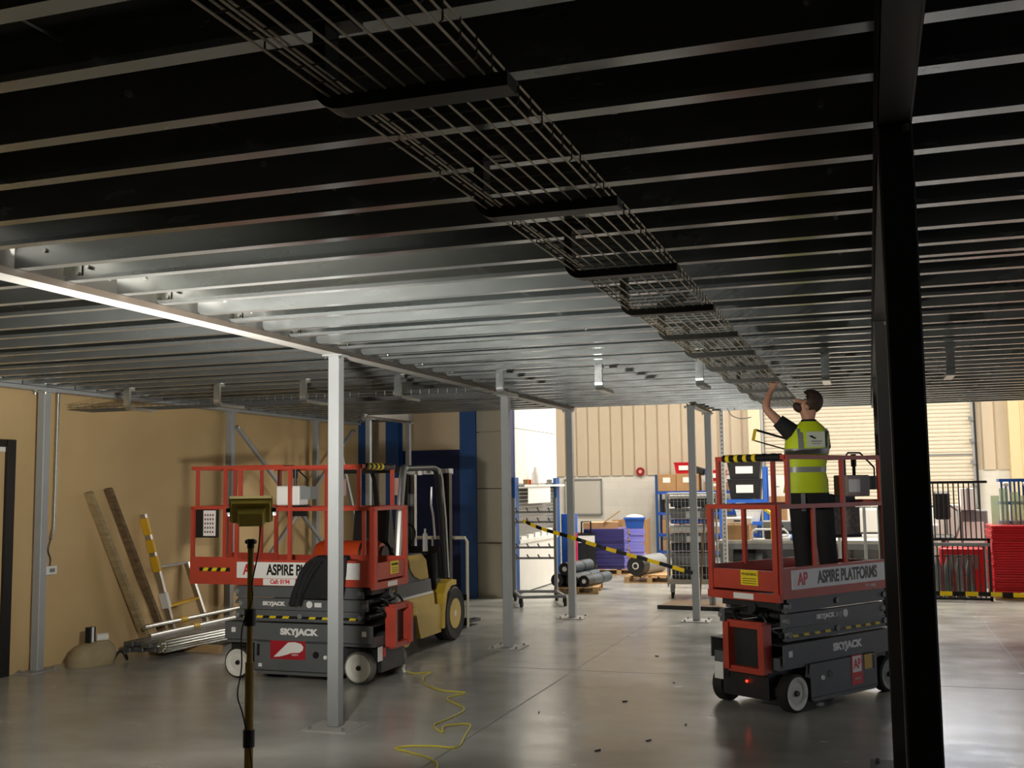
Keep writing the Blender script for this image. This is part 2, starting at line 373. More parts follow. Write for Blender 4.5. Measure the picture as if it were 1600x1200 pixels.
for i in range(49):
    y = flat0 + .4 * i
    flat = i % 2 == 0
    s = 1 if flat else -1              # flat: web towards the camera, flanges away; open: flanges towards the camera
    yy = y if flat else y + .03
    for b, bay in enumerate(BAYS):
        if y > 17.15: continue
        if y > 15.42:
            if b == 0: bay = (-8.62, -7.7)
            elif b == 1: bay = (-2.36, .06)
        if b == 3 and (y > 10 or i % 2): continue
        joist(bay, yy, s)
    if y < 15.4:
        for xr in (-6.47, -2.08, 2.3):
            if flat: inst(rod, ceil, (xr, y + .03, 3.2))
        if flat and y > 2:
            inst(bolt, ceil, (-3.98, y, 3.19)); inst(bolt, ceil, (-2.2, y, 3.22)); inst(bolt, ceil, (-6.35, y, 3.2)); inst(bolt, ceil, (-.1, y, 3.19))
        elif y > 2: inst(cleat, ceil, (-4.18, yy - .01, ZJ)); inst(cleat, ceil, (-8.6, yy - .01, ZJ))
joist(BAYS[2], 5.81, 1)
# edge trims of the floor opening
for (x0, x1, y0, y1) in ((-7.6, -2.42, 15.4, 15.46), (-2.36, 8.8, 17.2, 17.26), (-8.62, -7.6, 17.15, 17.21)):
    B(x0, x1, y0, y1, ZJ, ZT + .1).build('edge_channel', m_galv, ceil)

# ---------------------------------------------------------------- beams and posts
def beam(x, y0, y1, label, web=m_beam, lip=m_brown, h=ZT - ZB, w=.08):
    t = thing('steel_beam', label, 'beam', (x, y0, ZB), 0, 'mezzanine beams'); L = y1 - y0
    B(-.012, .012, 0, L, .01, h).build('web', web, t)
    B(-w, w, 0, L, 0, .01).build('bottom_flange', web, t)
    B(-w, w, 0, L, h - .01, h).build('top_flange', web, t)
    B(w - .004, w + .002, 0, L, -.002, .036).build('flange_lip', lip, t); B(-w, -w + .004, 0, L, 0, .036).build('flange_lip', web, t)
    return t
beam(-4.24, -2, 15.4, 'long pale beam on the grey post row left of the cable tray')
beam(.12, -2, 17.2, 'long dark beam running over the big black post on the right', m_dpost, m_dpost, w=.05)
beam(-8.7, -2, 17.2, 'grey beam along the top of the tan wall', m_post, m_post, w=.08)
beam(-2.42, 15.4, 17.2, 'short beam joining two far posts beside the wire cage', m_beam, m_brown, w=.06)
beam(-7.66, 15.4, 17.2, 'short pale beam over the two posts behind the forklift', m_beam, m_brown, w=.05)
def post(x, y, label, m=m_post, s=.1, plate=.2, top=ZB):
    t = thing('steel_post', label, 'post', (x, y, 0), 0, 'mezzanine posts'); h = s / 2
    MB().bx(-h, h, -h, h, .012, top).build('shaft', m, t, bevel=.006)
    if plate:
        B(-plate, plate, -.2, .2, 0, .012).build('base_plate', m if m is m_dpost else m_beam, t)
        for a in (-plate * .75, plate * .75):
            for b_ in (-.15, .15): MB().cyl((a, b_, .012), (a, b_, .035), .014, 6).build('anchor_bolt', m_grey, t)
    if m is not m_dpost: B(-min(.09, plate * .7), min(.09, plate * .7), -h - .03, h + .03, top - .012, top).build('cap_plate', m, t)
    for a in ((-.07, .07) if m is not m_dpost else (.03,)): MB().cyl((a, -h - .015, top - .035), (a, -h - .015, top - .012), .012, 6).build('cap_bolt', m_zinc, t)
    return t
post(-4.24, 8.0, 'pale grey box post in front of the near-left scissor lift', mat('post_light_paint', (144, 146, 147), .42, 0, .04, 4))
post(-4.24, 12.42, 'grey box post just right of the yellow forklift')
post(-4.24, 15.38, 'thin far grey post behind the wheeled wire rack')
post(-2.42, 15.41, 'nearer of two far grey posts left of the worker')
post(-2.42, 17.1, 'farther of two far grey posts beside the worker lift')
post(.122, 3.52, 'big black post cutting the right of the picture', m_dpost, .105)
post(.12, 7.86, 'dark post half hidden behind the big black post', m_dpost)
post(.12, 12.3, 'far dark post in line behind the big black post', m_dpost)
post(-8.72, 9.58, 'grey post against the tan wall beside the door frame', plate=.12)
post(-8.72, 13.25, 'grey wall post carrying the left end of the diagonal bracing', plate=.12)
post(-8.72, 15.75, 'grey wall post behind the lift control box', s=.09, plate=.12)
post(-7.7, 15.65, 'pale slim post standing behind the lift tape-wrapped rail', s=.08)
post(-7.6, 17.0, 'pale slim post against the navy wall behind the forklift', s=.08)
for k, (a, b_, lab) in enumerate((((-8.66, 13.32, 2.85), (-8.66, 16.9, .35), 'long diagonal brace falling right from the wall post'), ((-8.63, 13.35, .35), (-8.63, 16.9, 2.95), 'diagonal brace rising right behind the lift control box'),
      ((-8.3, 15.75, 2.7), (-7.74, 15.65, .6), 'short diagonal brace left of the forklift guard'))):
    t = thing('brace', lab, 'brace', (0, 0, 0), 0, 'wall bracing'); MB().bar(a, b_, .05, .05).build('bar', m_post, t)
    for p in (a, b_): MB().cyl((p[0] - .04, p[1], p[2]), (p[0] + .04, p[1], p[2]), .016, 8).build('bolt', m_zinc, t)
# ---------------------------------------------------------------- cable trays and brackets
def bracket_mesh():
    r, t, H, A = .07, .034, .25, .5
    outer = [(.10, 0), (0, 0)] ; inner = []
    arc_o = [(r - r * math.cos(a), -H + r - r * math.sin(a)) for a in [i * math.pi / 2 / 5 for i in range(6)]]
    ri = r - t
    arc_i = [(r - ri * math.cos(a), -H + r - ri * math.sin(a)) for a in [i * math.pi / 2 / 5 for i in range(6)]]
    poly = outer + arc_o + [(A, -H), (A, -H + t)] + arc_i[::-1] + [(t, -t), (.10, -t)]
    return poly
bp_ = bracket_mesh()
def tray_bracket(x, y, rz, label, group, m, first=[None]):
    t = thing('tray_bracket', label, 'bracket', (x, y, ZJ), rz, group)
    MB().prism(bp_, 'y', -.036, .036).build('arm_channel', m, t)
    MB().bx(.05, .09, -.05, .05, -.004, .0).cyl((.07, 0, -.03), (.07, 0, 0), .012, 6).build('fixing_plate', m_zinc, t)
    return t
ordn = ['nearest', 'second', 'third', 'fourth', 'fifth', 'sixth', 'seventh', 'eighth', 'ninth', 'tenth']
for i, y in enumerate((2.26, 3.38, 4.52, 5.64, 6.72, 7.72, 8.75, 9.85, 11.0, 12.1)):
    tray_bracket(-1.245, y, 0, f'{ordn[i]} dark bracket carrying the long wire cable tray', 'brackets of the long cable tray', m_bracket)
for i, (x, lab) in enumerate(((-7.9, 'leftmost empty steel bracket near the tan wall ceiling'), (-6.72, 'second empty ceiling bracket from the tan wall'), (-5.66, 'empty ceiling bracket left of the pale grey post'),
        (-4.56, 'empty ceiling bracket just right of the pale grey post'), (-3.45, 'empty ceiling bracket above the forklift side post'), (-2.44, 'empty ceiling bracket midway between post row and tray'),
        (-1.47, 'empty ceiling bracket touching the long tray near the worker'), (-.34, 'empty ceiling bracket above the worker head'), (.71, 'empty ceiling bracket right of the big black post'))):
    tray_bracket(x, 9.93, R(90), lab, 'empty brackets across the ceiling', m_galv)
def wire_tray(name, label, x0, x1, L, loc, rz, step=.1, mw=None):
    mw = mw or m_wire
    t = thing(name, label, 'cable tray', loc, rz)
    w = x1 - x0; n = int(round(w / .05)) + 1
    lw = MB().cyl((0, 0, 0), (0, L, 0), .0031, 6).build('long_wire', mw, t, loc=(x0, 0, 0), smooth=True)
    for i in range(1, n): inst(lw, t, (x0 + w * i / (n - 1), 0, 0))
    for x in (x0 - .006, x1 + .006):
        for z in (.03, .058): inst(lw, t, (x, 0, z))
    u = MB().tube([(x0 - .009, 0, .058), (x0 - .009, 0, .012), (x0, 0, .005), (x1, 0, .005), (x1 + .009, 0, .012), (x1 + .009, 0, .06)], .0026, 5).build('cross_wire', mat('tray_cross_wire', (112, 106, 94), .4, .4) if mw is m_wire else mw, t, loc=(0, .05, 0))
    for i in range(1, int(L / step)): inst(u, t, (0, .05 + step * i, 0))
    return t
wire_tray('cable_tray', 'long wire mesh cable tray hung under the ceiling towards the worker', -1.2, -.8, 12.6, (0, 1.2, 2.893), 0)
wire_tray('cable_tray', 'wire mesh cable tray running along the ceiling from the tan wall', -.4, 0, 5.1, (-8.8, 10.04, 2.893), R(-90), .1, m_trunk)
tag(MB().tube(smooth_path([(-2.06, 16.75, 3.112), (-2.0, 16.75, 3.0), (-1.85, 16.75, 2.94), (-1.7, 16.75, 2.96)], 5), .008, 6).build('hanging_cable', m_white, smooth=True), 'short white cable end drooping from the ceiling edge', 'cable')

# ---------------------------------------------------------------- work light on a stand
wl = thing('work_light', 'yellow work light on a tall stand in the foreground', 'work light', (-3.22, 5.1, 0))
MB().cyl((0, 0, .05), (0, 0, 1.02), .024, 12).build('lower_pole', m_lamppole, wl, smooth=True)
MB().cyl((0, 0, 1.02), (0, 0, 1.66), .017, 12).build('upper_pole', m_lamppole, wl, smooth=True)
for z in (.62, 1.26): MB().cyl((0, 0, z - .045), (0, 0, z + .045), .032, 12).build('clamp_collar', m_black, wl, smooth=True)
MB().cyl((-.03, 0, 1.665), (.03, 0, 1.665), .012, 10).cyl((0, 0, 1.63), (0, 0, 1.68), .02, 10).build('pole_top', m_black, wl, smooth=True)
for k in range(3):
    a = R(90 + 120 * k); MB().bar((0, 0, .3), (.5 * math.cos(a), .5 * math.sin(a), .02), .025, .02).build('tripod_leg', m_lamppole, wl)
LDIR = Vector((-.38, .66, .66)).normalized()
lx = Vector((0, 0, 1)).cross(LDIR).normalized() * -1; lz = lx.cross(LDIR)
LM = Matrix.Translation(Vector((0, 0, 1.84))) @ Matrix((lx, LDIR, lz)).transposed().to_4x4()
hd = bpy.data.objects.new('lamp_head', None); COL.objects.link(hd); hd.parent = wl; hd.matrix_local = LM   # local y = beam direction
MB().bx(-.115, .115, -.01, .02, -.085, .085).build('rim', m_lamp, hd, bevel=.004)
MB().loft([[(-.1, -.03, -.07), (.1, -.03, -.07), (.1, -.03, .07), (-.1, -.03, .07)], [(-.108, -.01, -.078), (.108, -.01, -.078), (.108, -.01, .078), (-.108, -.01, .078)]]).build('housing', m_lamp, hd)
MB().loft([[(-.062, -.068, -.062), (.062, -.068, -.062), (.062, -.068, .03), (-.062, -.068, .03)], [(-.078, -.03, -.07), (.078, -.03, -.07), (.078, -.03, .045), (-.078, -.03, .045)]]).build('driver_box', m_lamp, hd)
B(-.1, .1, .0201, .022, -.07, .07).build('lens', mat('lamp_lens', (255, 246, 220), .3, emit=9), hd)
for s in (-1, 1): MB().cyl((s * .112, .0, 0), (s * .132, .0, 0), .014, 10).build('bracket_knob', m_black, hd, smooth=True)
MB().bar((-.125, 0, 0), (-.125, .07, -.1), .018, .003).bar((.125, 0, 0), (.125, .07, -.1), .018, .003).bar((-.13, .07, -.1), (.13, .07, -.1), .018, .004).bar((0, .07, -.1), (0, .075, -.14), .02, .01).build('yoke', m_black, hd)
MB().tube(smooth_path([(.05, .02, 1.77), (.045, 0, 1.6), (.03, -.03, 1.45), (.03, -.03, 1.35), (-.03, -.03, 1.2), (-.03, -.03, 1.0), (-.06, -.02, .85), (-.02, -.03, .75), (.03, -.03, .55), (.04, -.03, .4), (.03, -.05, .2), (.05, -.1, .01)], 5), .004, 6).build('cable', m_black, wl, smooth=True)
wa = area('work_light_beam', tuple(Vector((-3.22, 5.1, 1.84)) + LDIR * .03), (.2, .14), WORK_W, (1, .97, .89))
wa.rotation_euler = LDIR.to_track_quat('-Z', 'Y').to_euler()

# ---------------------------------------------------------------- scissor lifts
def skyjack_text(parent, loc, rot, size): return text('SKYJACK', size, m_decalw, parent, loc, rot, xs=1.25, bold=.006 * size / .1)
def make_lift(name, label, loc, rz, ext, dim=False):
    t = thing(name, label, 'scissor lift', loc, rz)
    # chassis
    ch = B(-.86, .86, -.36, .36, .36, .46).build('chassis', m_lgrey, t)
    for s in (-1, 1): B(-.86, .86, s * .395 - .006, s * .395 + .006, .40, .575).build('side_plate', m_lgrey, ch)
    B(-.86, .86, -.395, .395, .565, .575).build('top_plate', m_ldark, ch)
    B(.5, .88, -.25, .25, .1, .36).build('drive_housing', m_ldark, ch); B(-.88, -.55, -.25, .25, .1, .36).build('rear_housing', m_ldark, ch)
    for s in (-1, 1):
        bxs = MB().prism([(-.5, .38), (.5, .38), (.5, .085), (.46, .06), (-.46, .06), (-.5, .085)], 'y', min(s * .24, s * .4), max(s * .24, s * .4)).build('swing_tray', m_lgrey, t)
        B(-.5, .5, s * .4 - .002, s * .4 + .002, .09, .10).build('tray_seam', m_ldark, bxs)
        MB().cyl((.22, s * .4, .27), (.22, s * .405, .27), .035, 14).build('vent_hole', m_decalk, bxs, smooth=True)
        MB().cyl((.33, s * .4, .25), (.33, s * .412, .25), .02, 12).build('isolator_knob', m_paper, bxs, smooth=True)
        B(-.47, -.44, s * .4 - .003, s * .4 + .003, .24, .36).build('tray_latch', m_black, bxs)
        rr = (R(90), 0, 0) if s < 0 else (R(90), 0, R(180)); yy = s * .403
        if not dim:
            pl = B(-.31, .1, yy - .001, yy + .001, .215, .40).build('logo_panel', mat('logo_maroon', (170, 30, 44), .45), bxs)
            sweep = [(-.27, .235), (-.10, .385), (-.02, .39), (.05, .375), (.078, .345), (.07, .31), (.03, .285), (-.06, .28), (-.12, .26), (-.2, .24)]
            if s > 0: sweep = [(-.21 - u, v) for u, v in sweep]
            MB().prism(sweep, 'y', yy - .003, yy + .003).build('logo_emblem', m_decalw, pl)
            text('aspire', .032, m_decalw, pl, (-.02, yy + s * .003, .265), rr)
            B(-.45, -.41, yy - .001, yy + .001, .13, .165).build('safety_decal', m_decalw, bxs)
        else:
            pl = B(-.27, -.1, yy - .001, yy + .001, .13, .39).build('logo_panel', m_decalr, bxs)
            B(-.25, -.12, yy - .002, yy + .002, .24, .38).build('logo_patch', m_decalw, pl)
            text('AP', .12, m_decalr, pl, (-.185, yy + s * .003, .31), rr, xs=.75, bold=.003); text('ASPIRE', .028, m_decalw, pl, (-.185, yy + s * .003, .18), rr)
            B(-.42, -.3, yy - .001, yy + .001, .25, .38).build('notice_decal', mat('decal_amber', (206, 166, 70), .5), bxs)
        skyjack_text(ch, (0.02 if not dim else -.05, s * .404, .49), rr, .085)
        for x in (-.78, .74): B(x, x + .05, s * .402 - .001, s * .402 + .001, .47, .52).build('reflector', m_decalw, ch)
    # wheels
    k = 0
    for x in (-.7, .7):
        for s in (-1, 1):
            M = Matrix.Translation((x, s * .36, .16)) @ Matrix.Rotation(R(-90 * s), 4, 'X')
            wh = MB().lathe([(.02, -.06), (.15, -.06), (.16, -.045), (.16, .035), (.15, .045), (.138, .05), (.135, .02)], M, 28).build('wheel', m_rubber if x < 0 or dim else m_tyre, t, smooth=True)
            MB().lathe([(.02, .03), (.06, .036), (.09, .032), (.12, .05), (.138, .053), (.14, .03)], M, 28).build('rim', m_wheelw if not dim or x > 0 else m_grey, wh, smooth=True)
            MB().lathe([(.002, .06), (.02, .06), (.026, .04)], M, 12).build('hub', m_decalk, wh, smooth=True)
    B(.72, .8, -.36, .36, .13, .2).build('axle', m_ldark, t)
    # folded scissor stack: pairs of arms on both sides with pivots
    for i in range(3):
        z = .585 + .122 * i; sh = .03 if i % 2 else -.03
        for s in (-1, 1):
            y = s * (.335 if i % 2 else .31)
            a = B(-.74 + sh, .74 + sh, y - .028, y + .028, z, z + .114).build('scissor_arm', m_lgrey, t)
            for x in (-.72 + sh, 0, .72 + sh):
                MB().cyl((x, y, z + .057), (x, y + s * .045, z + .057), .026, 12).build('pivot_pin', m_grey, a, smooth=True)
            if i == 1: skyjack_text(a, (-.3 if s < 0 else .2, y + s * .03, z + .06), (R(90), 0, 0) if s < 0 else (R(90), 0, R(180)), .052)
            if i == 1:
                q = .12 if s < 0 else -.1
                MB().cyl((q, y + s * .028, z + .06), (q, y + s * .030, z + .06), .036, 16).build('warning_disc', m_decalw, a)
                B(q + .06, q + .14, y + s * .029 - .001, y + s * .029 + .001, z + .035, z + .08).build('warning_patch', m_decalw, a)
            if i == 0:
                st = B(-.72, .72, y + s * .029 - .001, y + s * .029 + .001, z + .03, z + .056).build('hazard_stripe', m_decalk, a)
                for h in range(9):
                    if h == 4: continue
                    x0 = -.68 + h * .155
                    MB().prism([(x0, z + .031), (x0 + .075, z + .031), (x0 + .09, z + .055), (x0 + .015, z + .055)], 'y', y + s * .031 - .001, y + s * .031 + .001).build('stripe_dash', m_yel, st)
    # lifting cylinder, hoses and end mess of the scissors
    MB().cyl((.2, .08, .66), (.84, .06, .86), .045, 14).build('lift_cylinder', m_ldark, t, smooth=True)
    for j, (y0, z0) in enumerate(((-.18, .70), (-.1, .78), (.12, .72), (.22, .8))):
        MB().tube(smooth_path([(.6, y0, z0), (.82, y0 - .04, z0 + .04), (.88, y0 + .02, z0 - .03), (.84, y0 + .06, z0 - .12), (.7, y0 + .05, z0 - .16)], 4), .014, 8).build('hose', m_black, t, smooth=True)
    B(.72, .80, -.3, .3, .87, .93).build('roller_bar', m_ldark, t)
    for z in (.64, .8): MB().cyl((.75, -.3, z), (.75, .3, z), .028, 10).build('cross_tube', m_ldark, t, smooth=True)
    # entry step bracket on the ladder end
    lad = bpy.data.objects.new('entry_ladder', None); COL.objects.link(lad); lad.parent = t
    y0, y1 = (-.12, .26)
    for a, b_ in (((.93, y0, .34), (.93, y0, .74)), ((.93, y1, .34), (.93, y1, .74))): MB().bar(a, b_, .06, .11, up=(1, 0, 0)).build('ladder_side', m_orange, lad)
    B(.90, .96, y0, y1, .70, .76).build('ladder_rung', m_orange, lad); B(.90, .96, y0, y1, .32, .37).build('ladder_rung', m_orange, lad); B(.88, .9, y0, y1, .36, .7).build('ladder_back', m_ldark, lad)
    B(.885, .89, -.34, -.24, .22, .36).build('instruction_plate', m_paper, t); B(.885, .892, -.22, -.17, .25, .34).build('charge_socket', m_decalr if not dim else m_black, t)
    if dim: MB().sphere((.9, .03, .24), (.012, .012, .012), 10, 6).build('indicator_lamp', mat('red_led', (255, 40, 20), .3, emit=6), t)
    # platform
    e0 = -.75 - ext
    pf = B(-.76, .86, -.385, .385, .955, .985).build('platform_deck', m_ldark, t)
    if ext > .05: B(e0, -.7, -.35, .35, .985, 1.0).build('extension_deck', m_ldark, t)
    for s in (-1, 1):
        y = s * .385; rr = (R(90), 0, 0) if s < 0 else (R(90), 0, R(180))
        tb = B(-.76, .86, min(y, y + s * .02), max(y, y + s * .02), .955, 1.22).build('toe_board', m_orange, t)
        if ext > .05:
            te = B(e0, -.7, s * .36 - .01, s * .36 + .01, .955, 1.24).build('toe_board', m_orange, t)
            hz = B(e0 + .12, e0 + .5, s * .372 - .001, s * .372 + .001, 1.09, 1.13).build('hazard_stripe', m_decalk, te)
            for h in range(3): MB().prism([(e0 + .16 + .11 * h, 1.092), (e0 + .22 + .11 * h, 1.092), (e0 + .24 + .11 * h, 1.128), (e0 + .18 + .11 * h, 1.128)], 'y', s * .374 - .001, s * .374 + .001).build('stripe_dash', m_yel, hz)
        ys = s * .407
        sg = B(-.72, .72, ys - .002, ys + .002, 1.03, 1.195).build('sign_board', m_decalw, tb)
        text('AP', .15, m_decalr, sg, (-.57 if s < 0 else .57, ys + s * .003, 1.112), rr, xs=.78, bold=.005)
        text('ASPIRE PLATFORMS', .15, m_decalk, sg, (.1 if s < 0 else -.1, ys + s * .003, 1.112), rr, xs=.70, bold=.005)
        if not dim:
            cl = B(-.4, -.02, ys - .002, ys + .002, .958, 1.026).build('phone_sign', m_decalw, tb)
            text('Call: 0194', .06, m_decalr, cl, (-.2, ys + s * .003, .995), rr, xs=.95, bold=.002)
        else: text('TO HIRE', .045, m_decalw, tb, (-.45 if s > 0 else .45, ys, .99), rr)
        # rails
        def rail(x0, x1, z, w=.038, nm='guard_rail', yy=y): return B(x0, x1, yy - w / 2, yy + w / 2, z - w / 2, z + w / 2).build(nm, m_orange, t)
        rail(-.76, .86, 1.74); rail(-.76, .72, 2.17)
        for x in (.84, -.74, -.1, .36): B(x - .018, x + .018, y - .018, y + .018, 1.2, 1.74).build('rail_post', m_orange, t)
        for x in (.70, -.70, -.1): B(x - .018, x + .018, y - .018, y + .018, 1.74, 2.17).build('rail_post', m_orange, t)
        if ext > .05:
            ye = s * .35
            rail(e0, -.2, 2.185, .036, 'extension_rail', ye); rail(e0, -.3, 1.76, .036, 'extension_rail', ye)
            for x in (e0 + .07, e0 + .42): B(x - .016, x + .016, ye - .016, ye + .016, 1.76, 2.18).build('extension_post', m_orange, t)
            B(e0, e0 + .036, ye - .018, ye + .018, 1.2, 1.76).build('extension_post', m_orange, t); B(e0 + .40, e0 + .436, ye - .016, ye + .016, 1.2, 1.76).build('extension_post', m_orange, t)
    # far end (extension end)
    xe = e0 if ext > .05 else -.76
    for z in (1.76, 2.18): B(xe, xe + .036, -.35, .35, z - .018, z + .018).build('end_rail', m_orange, t)
    B(xe, xe + .02, -.36, .36, .955, 1.2).build('end_toe_board', m_orange, t)
    # ladder end: framed entry, top rail wrapped in hazard tape
    B(.84, .878, -.385, .385, 1.72, 1.758).build('end_rail', m_orange, t)
    B(.84, .87, -.36, .36, 1.02, 1.19).build('gate_panel', m_orange, t); B(.835, .88, -.40, .40, .93, 1.0).build('end_beam', m_orange, t)
    for s in (-1, 1): B(.838, .882, s * .36 - .025, s * .36 + .025, 1.0, 1.74).build('gate_post', m_orange, t)
    wp = B(.872, .875, -.02, .17, 1.06, 1.19).build('warning_sign', m_yel, t)
    text('WARNING', .035, m_decalk, wp, (.877, .075, 1.155), (R(90), 0, R(90))); 
    for j in range(3): B(.876, .8765, .0, .15, 1.075 + .02 * j, 1.08 + .02 * j).build('sign_text_line', m_decalk, wp)
    B(.882, .884, -.1, .12, .94, .99).build('data_plate', m_paper, t)
    B(.70, .736, -.385, .385, 2.15, 2.19).build('top_end_rail', m_orange, t)
    wr = MB().cyl((.718, -.3, 2.17), (.718, .34, 2.17), .034, 12).build('tape_wrap', m_black, t, smooth=True)
    for j in range(6):
        y = -.26 + .1 * j; MB().cyl((.718, y, 2.17), (.718, y + .04, 2.17), .037, 12).build('tape_band', m_yel if j < 4 else m_black, wr, smooth=True)
    return t
liftL = make_lift('scissor_lift', 'unmanned orange and grey scissor lift with extended deck beside the tan wall', (-5.61, 10.17, 0), R(-.8), .58)
liftR = make_lift('scissor_lift', 'scissor lift carrying the worker in the yellow vest', (-.62, 10.33, 0), R(57 + 180), 0, True)
def control_box(parent_lift, loc, rz, lab, cm):
    M = parent_lift
    t = thing('control_box', lab, 'control box', loc, rz, 'lift control boxes')
    MB().bx(-.17, .1, -.1, .1, 0, .2).build('casing', cm, t, bevel=.01); B(.1, .22, -.08, .08, .06, .19).build('side_panel', m_grey, t)
    MB().tube([(-.16, -.07, .2), (-.16, -.07, .36), (-.12, -.07, .41), (.02, -.07, .41), (.18, -.07, .27), (.18, -.07, .19)], .009, 6).build('guard_hoop', m_blackm, t, smooth=True)
    MB().cyl((0, 0, .2), (0, 0, .3), .016, 8).cyl((0, 0, .28), (0, 0, .4), .026, 10).build('joystick', m_black, t, smooth=True)
    B(-.15, -.02, -.104, -.1, .04, .16).build('label_panel', m_paper, t)
    B(-.16, .08, .1, .13, -.12, .02).build('mount_hook', m_blackm, t)
    return t
control_box(liftL, (-5.72, 9.9, 1.78), 0, 'pale control box with joystick on the unmanned lift rail', m_decalw)
control_box(liftR, (-.14, 10.68, 1.81), R(40), 'dark control box with joystick on the worker lift rail', mat('control_grey', (150, 132, 124), .5))
mb = thing('document_box', 'black document box with printed safety sheet on the left end of the unmanned lift', 'document box', (-6.83, 9.86, 1.44), 0)
B(-.09, .17, 0, .06, 0, .30).build('box', m_black, mb); B(.02, .17, -.006, 0, .02, .29).build('safety_sheet', m_paper, mb)
for r_ in range(5):
    for c_ in range(4): B(.035 + .032 * c_, .052 + .032 * c_, -.008, -.006, .05 + .045 * r_, .072 + .045 * r_).build('pictogram', mat('picto', (120, 60, 70), .6), mb)
mb2 = thing('document_box', 'dark worn document box hanging inside the worker lift rail', 'document box', (-.24, 10.52, 1.43), R(30))
B(-.14, .14, -.03, .03, 0, .28).build('box', mat('worn_sheet', (150, 138, 128), .7, 0, .35, 30), mb2); B(-.15, .15, -.035, -.03, .0, .03).build('bottom_rail', m_black, mb2)
# black jacket over the lift toe board
jk = thing('jacket', 'black jacket draped over the toe board of the unmanned lift', 'jacket', (-5.27, 9.735, .80))
def cloth(rows, thick, nm, parent, m):
    rings = []
    for (x0, x1, y, z) in rows:
        n = 9; fr = []; bk = []
        for i in range(n):
            u = i / (n - 1); x = x0 + (x1 - x0) * u; wv = .012 * math.sin(u * 17 + z * 9) + .008 * math.sin(u * 31 + z * 23)
            fr.append((x, y - thick / 2 + wv, z)); bk.append((x, y + thick / 2 + wv, z))
        rings.append(fr + bk[::-1])
    return MB().loft(rings).build(nm, m, parent, smooth=True)
cloth([(-.36, .2, -.03, .04), (-.34, .22, -.04, .14), (-.28, .24, -.045, .3), (-.2, .24, -.035, .40), (-.12, .24, -.01, .455), (-.1, .23, .06, .47), (-.1, .22, .12, .40), (-.1, .22, .13, .28)], .03, 'jacket_body', jk, m_cloth)
cloth([(-.37, -.24, -.075, -.02), (-.34, -.2, -.085, .1), (-.26, -.1, -.09, .28), (-.14, .0, -.075, .42)], .04, 'sleeve', jk, m_cloth)
# things on the unmanned lift and its cord
tag(MB().lathe([(.0, -.01), (.06, 0), (.06, .05), (.02, .07), (.02, .16), (.065, .19), (.065, .23), (.0, .24)], None, 14).build('cable_reel', m_black, smooth=True, loc=(-5.35, 10.0, 1.0)), 'small dark reel standing on the unmanned lift deck', 'reel')
sk = thing('extension_socket', 'white cable coupler hanging at the wheel of the unmanned lift', 'socket', (-4.86, 10.62, .0), R(-50))
MB().cyl((0, 0, .16), (.13, 0, .05), .028, 10).build('coupler', m_paper, sk, smooth=True); MB().cyl((.13, 0, .05), (.2, 0, .02), .016, 8).build('strain_relief', m_paper, sk, smooth=True)
cp = [(-4.74, 10.5, .02), (-4.6, 10.45, .008), (-4.47, 10.56, .008), (-4.40, 10.2, .03), (-4.27, 9.93, .008), (-3.98, 9.66, .008), (-3.71, 9.6, .008), (-3.78, 9.3, .008), (-3.46, 8.92, .008), (-3.45, 8.5, .008), (-3.47, 8.25, .008), (-3.3, 8.03, .008), (-3.36, 8.2, .018), (-3.2, 8.36, .008), (-3.1, 8.0, .008), (-3.02, 7.62, .008), (-3.2, 7.6, .008), (-3.38, 7.55, .008), (-3.45, 7.46, .008), (-3.3, 7.38, .008), (-3.08, 7.25, .008), (-2.93, 7.0, .008), (-2.9, 6.4, .008), (-3.05, 5.6, .008)]
tag(MB().tube(smooth_path(cp, 6), .0075, 6).build('power_lead', m_cordy, smooth=True), 'yellow extension cord snaking over the concrete floor', 'cord')
# ---------------------------------------------------------------- worker
pr = thing('person', 'worker in yellow high-visibility vest reaching up to the cable tray', 'person', (-.52, 10.37, .985), R(18.5))
def skin_body(name, verts, edges, radii, m, parent, root=0, sub=2):
    me = bpy.data.meshes.new(name); me.from_pydata(verts, edges, []); me.update()
    o = bpy.data.objects.new(name, me); COL.objects.link(o)
    md = o.modifiers.new('skin', 'SKIN'); 
    if not me.skin_vertices: me.attributes
    for i, r in enumerate(radii):
        sv = me.skin_vertices[0].data[i]; sv.radius = (r, r) if not isinstance(r, tuple) else r; sv.use_root = (i == root)
    md.use_smooth_shade = True; ss = o.modifiers.new('sub', 'SUBSURF'); ss.levels = sub; ss.render_levels = sub
    dg = bpy.context.evaluated_depsgraph_get(); me2 = bpy.data.meshes.new_from_object(o.evaluated_get(dg)); bpy.data.objects.remove(o)
    me2.materials.clear(); me2.materials.append(m)
    for p in me2.polygons: p.use_smooth = True
    me2.name = name; o2 = bpy.data.objects.new(name, me2); COL.objects.link(o2); o2.parent = parent
    return o2
V = []; E_ = []; RR = []
def jv(p, r, par=None):
    V.append(p); RR.append(r)
    if par is not None: E_.append((par, len(V) - 1))
    return len(V) - 1
pel = jv((-.02, 0, .95), .13); sp = jv((-.05, -.01, 1.12), .12, pel); chs = jv((-.03, -.01, 1.32), .14, sp); nb = jv((-.005, .0, 1.47), .07, chs)
HC = Vector((.0, .0, 1.70)); HF = Vector((-.80, .12, .58)).normalized(); HS = HF.cross(Vector((0, 0, 1))).normalized() * -1; HU = HS.cross(HF) * -1
if HU.z < 0: HU = -HU
def hp(f, s, u): return tuple(HC + HF * f + HS * s + HU * u)
nk = jv((-.005, .0, 1.55), .05, nb); hd0 = jv(hp(.0, 0, -.05), .07, nk); hd1 = jv(hp(-.005, 0, .03), .095, hd0)
face = jv(hp(.055, 0, -.02), .06, hd0); chin = jv(hp(.075, 0, -.085), .036, face); nose = jv(hp(.125, 0, -.03), .012, face)
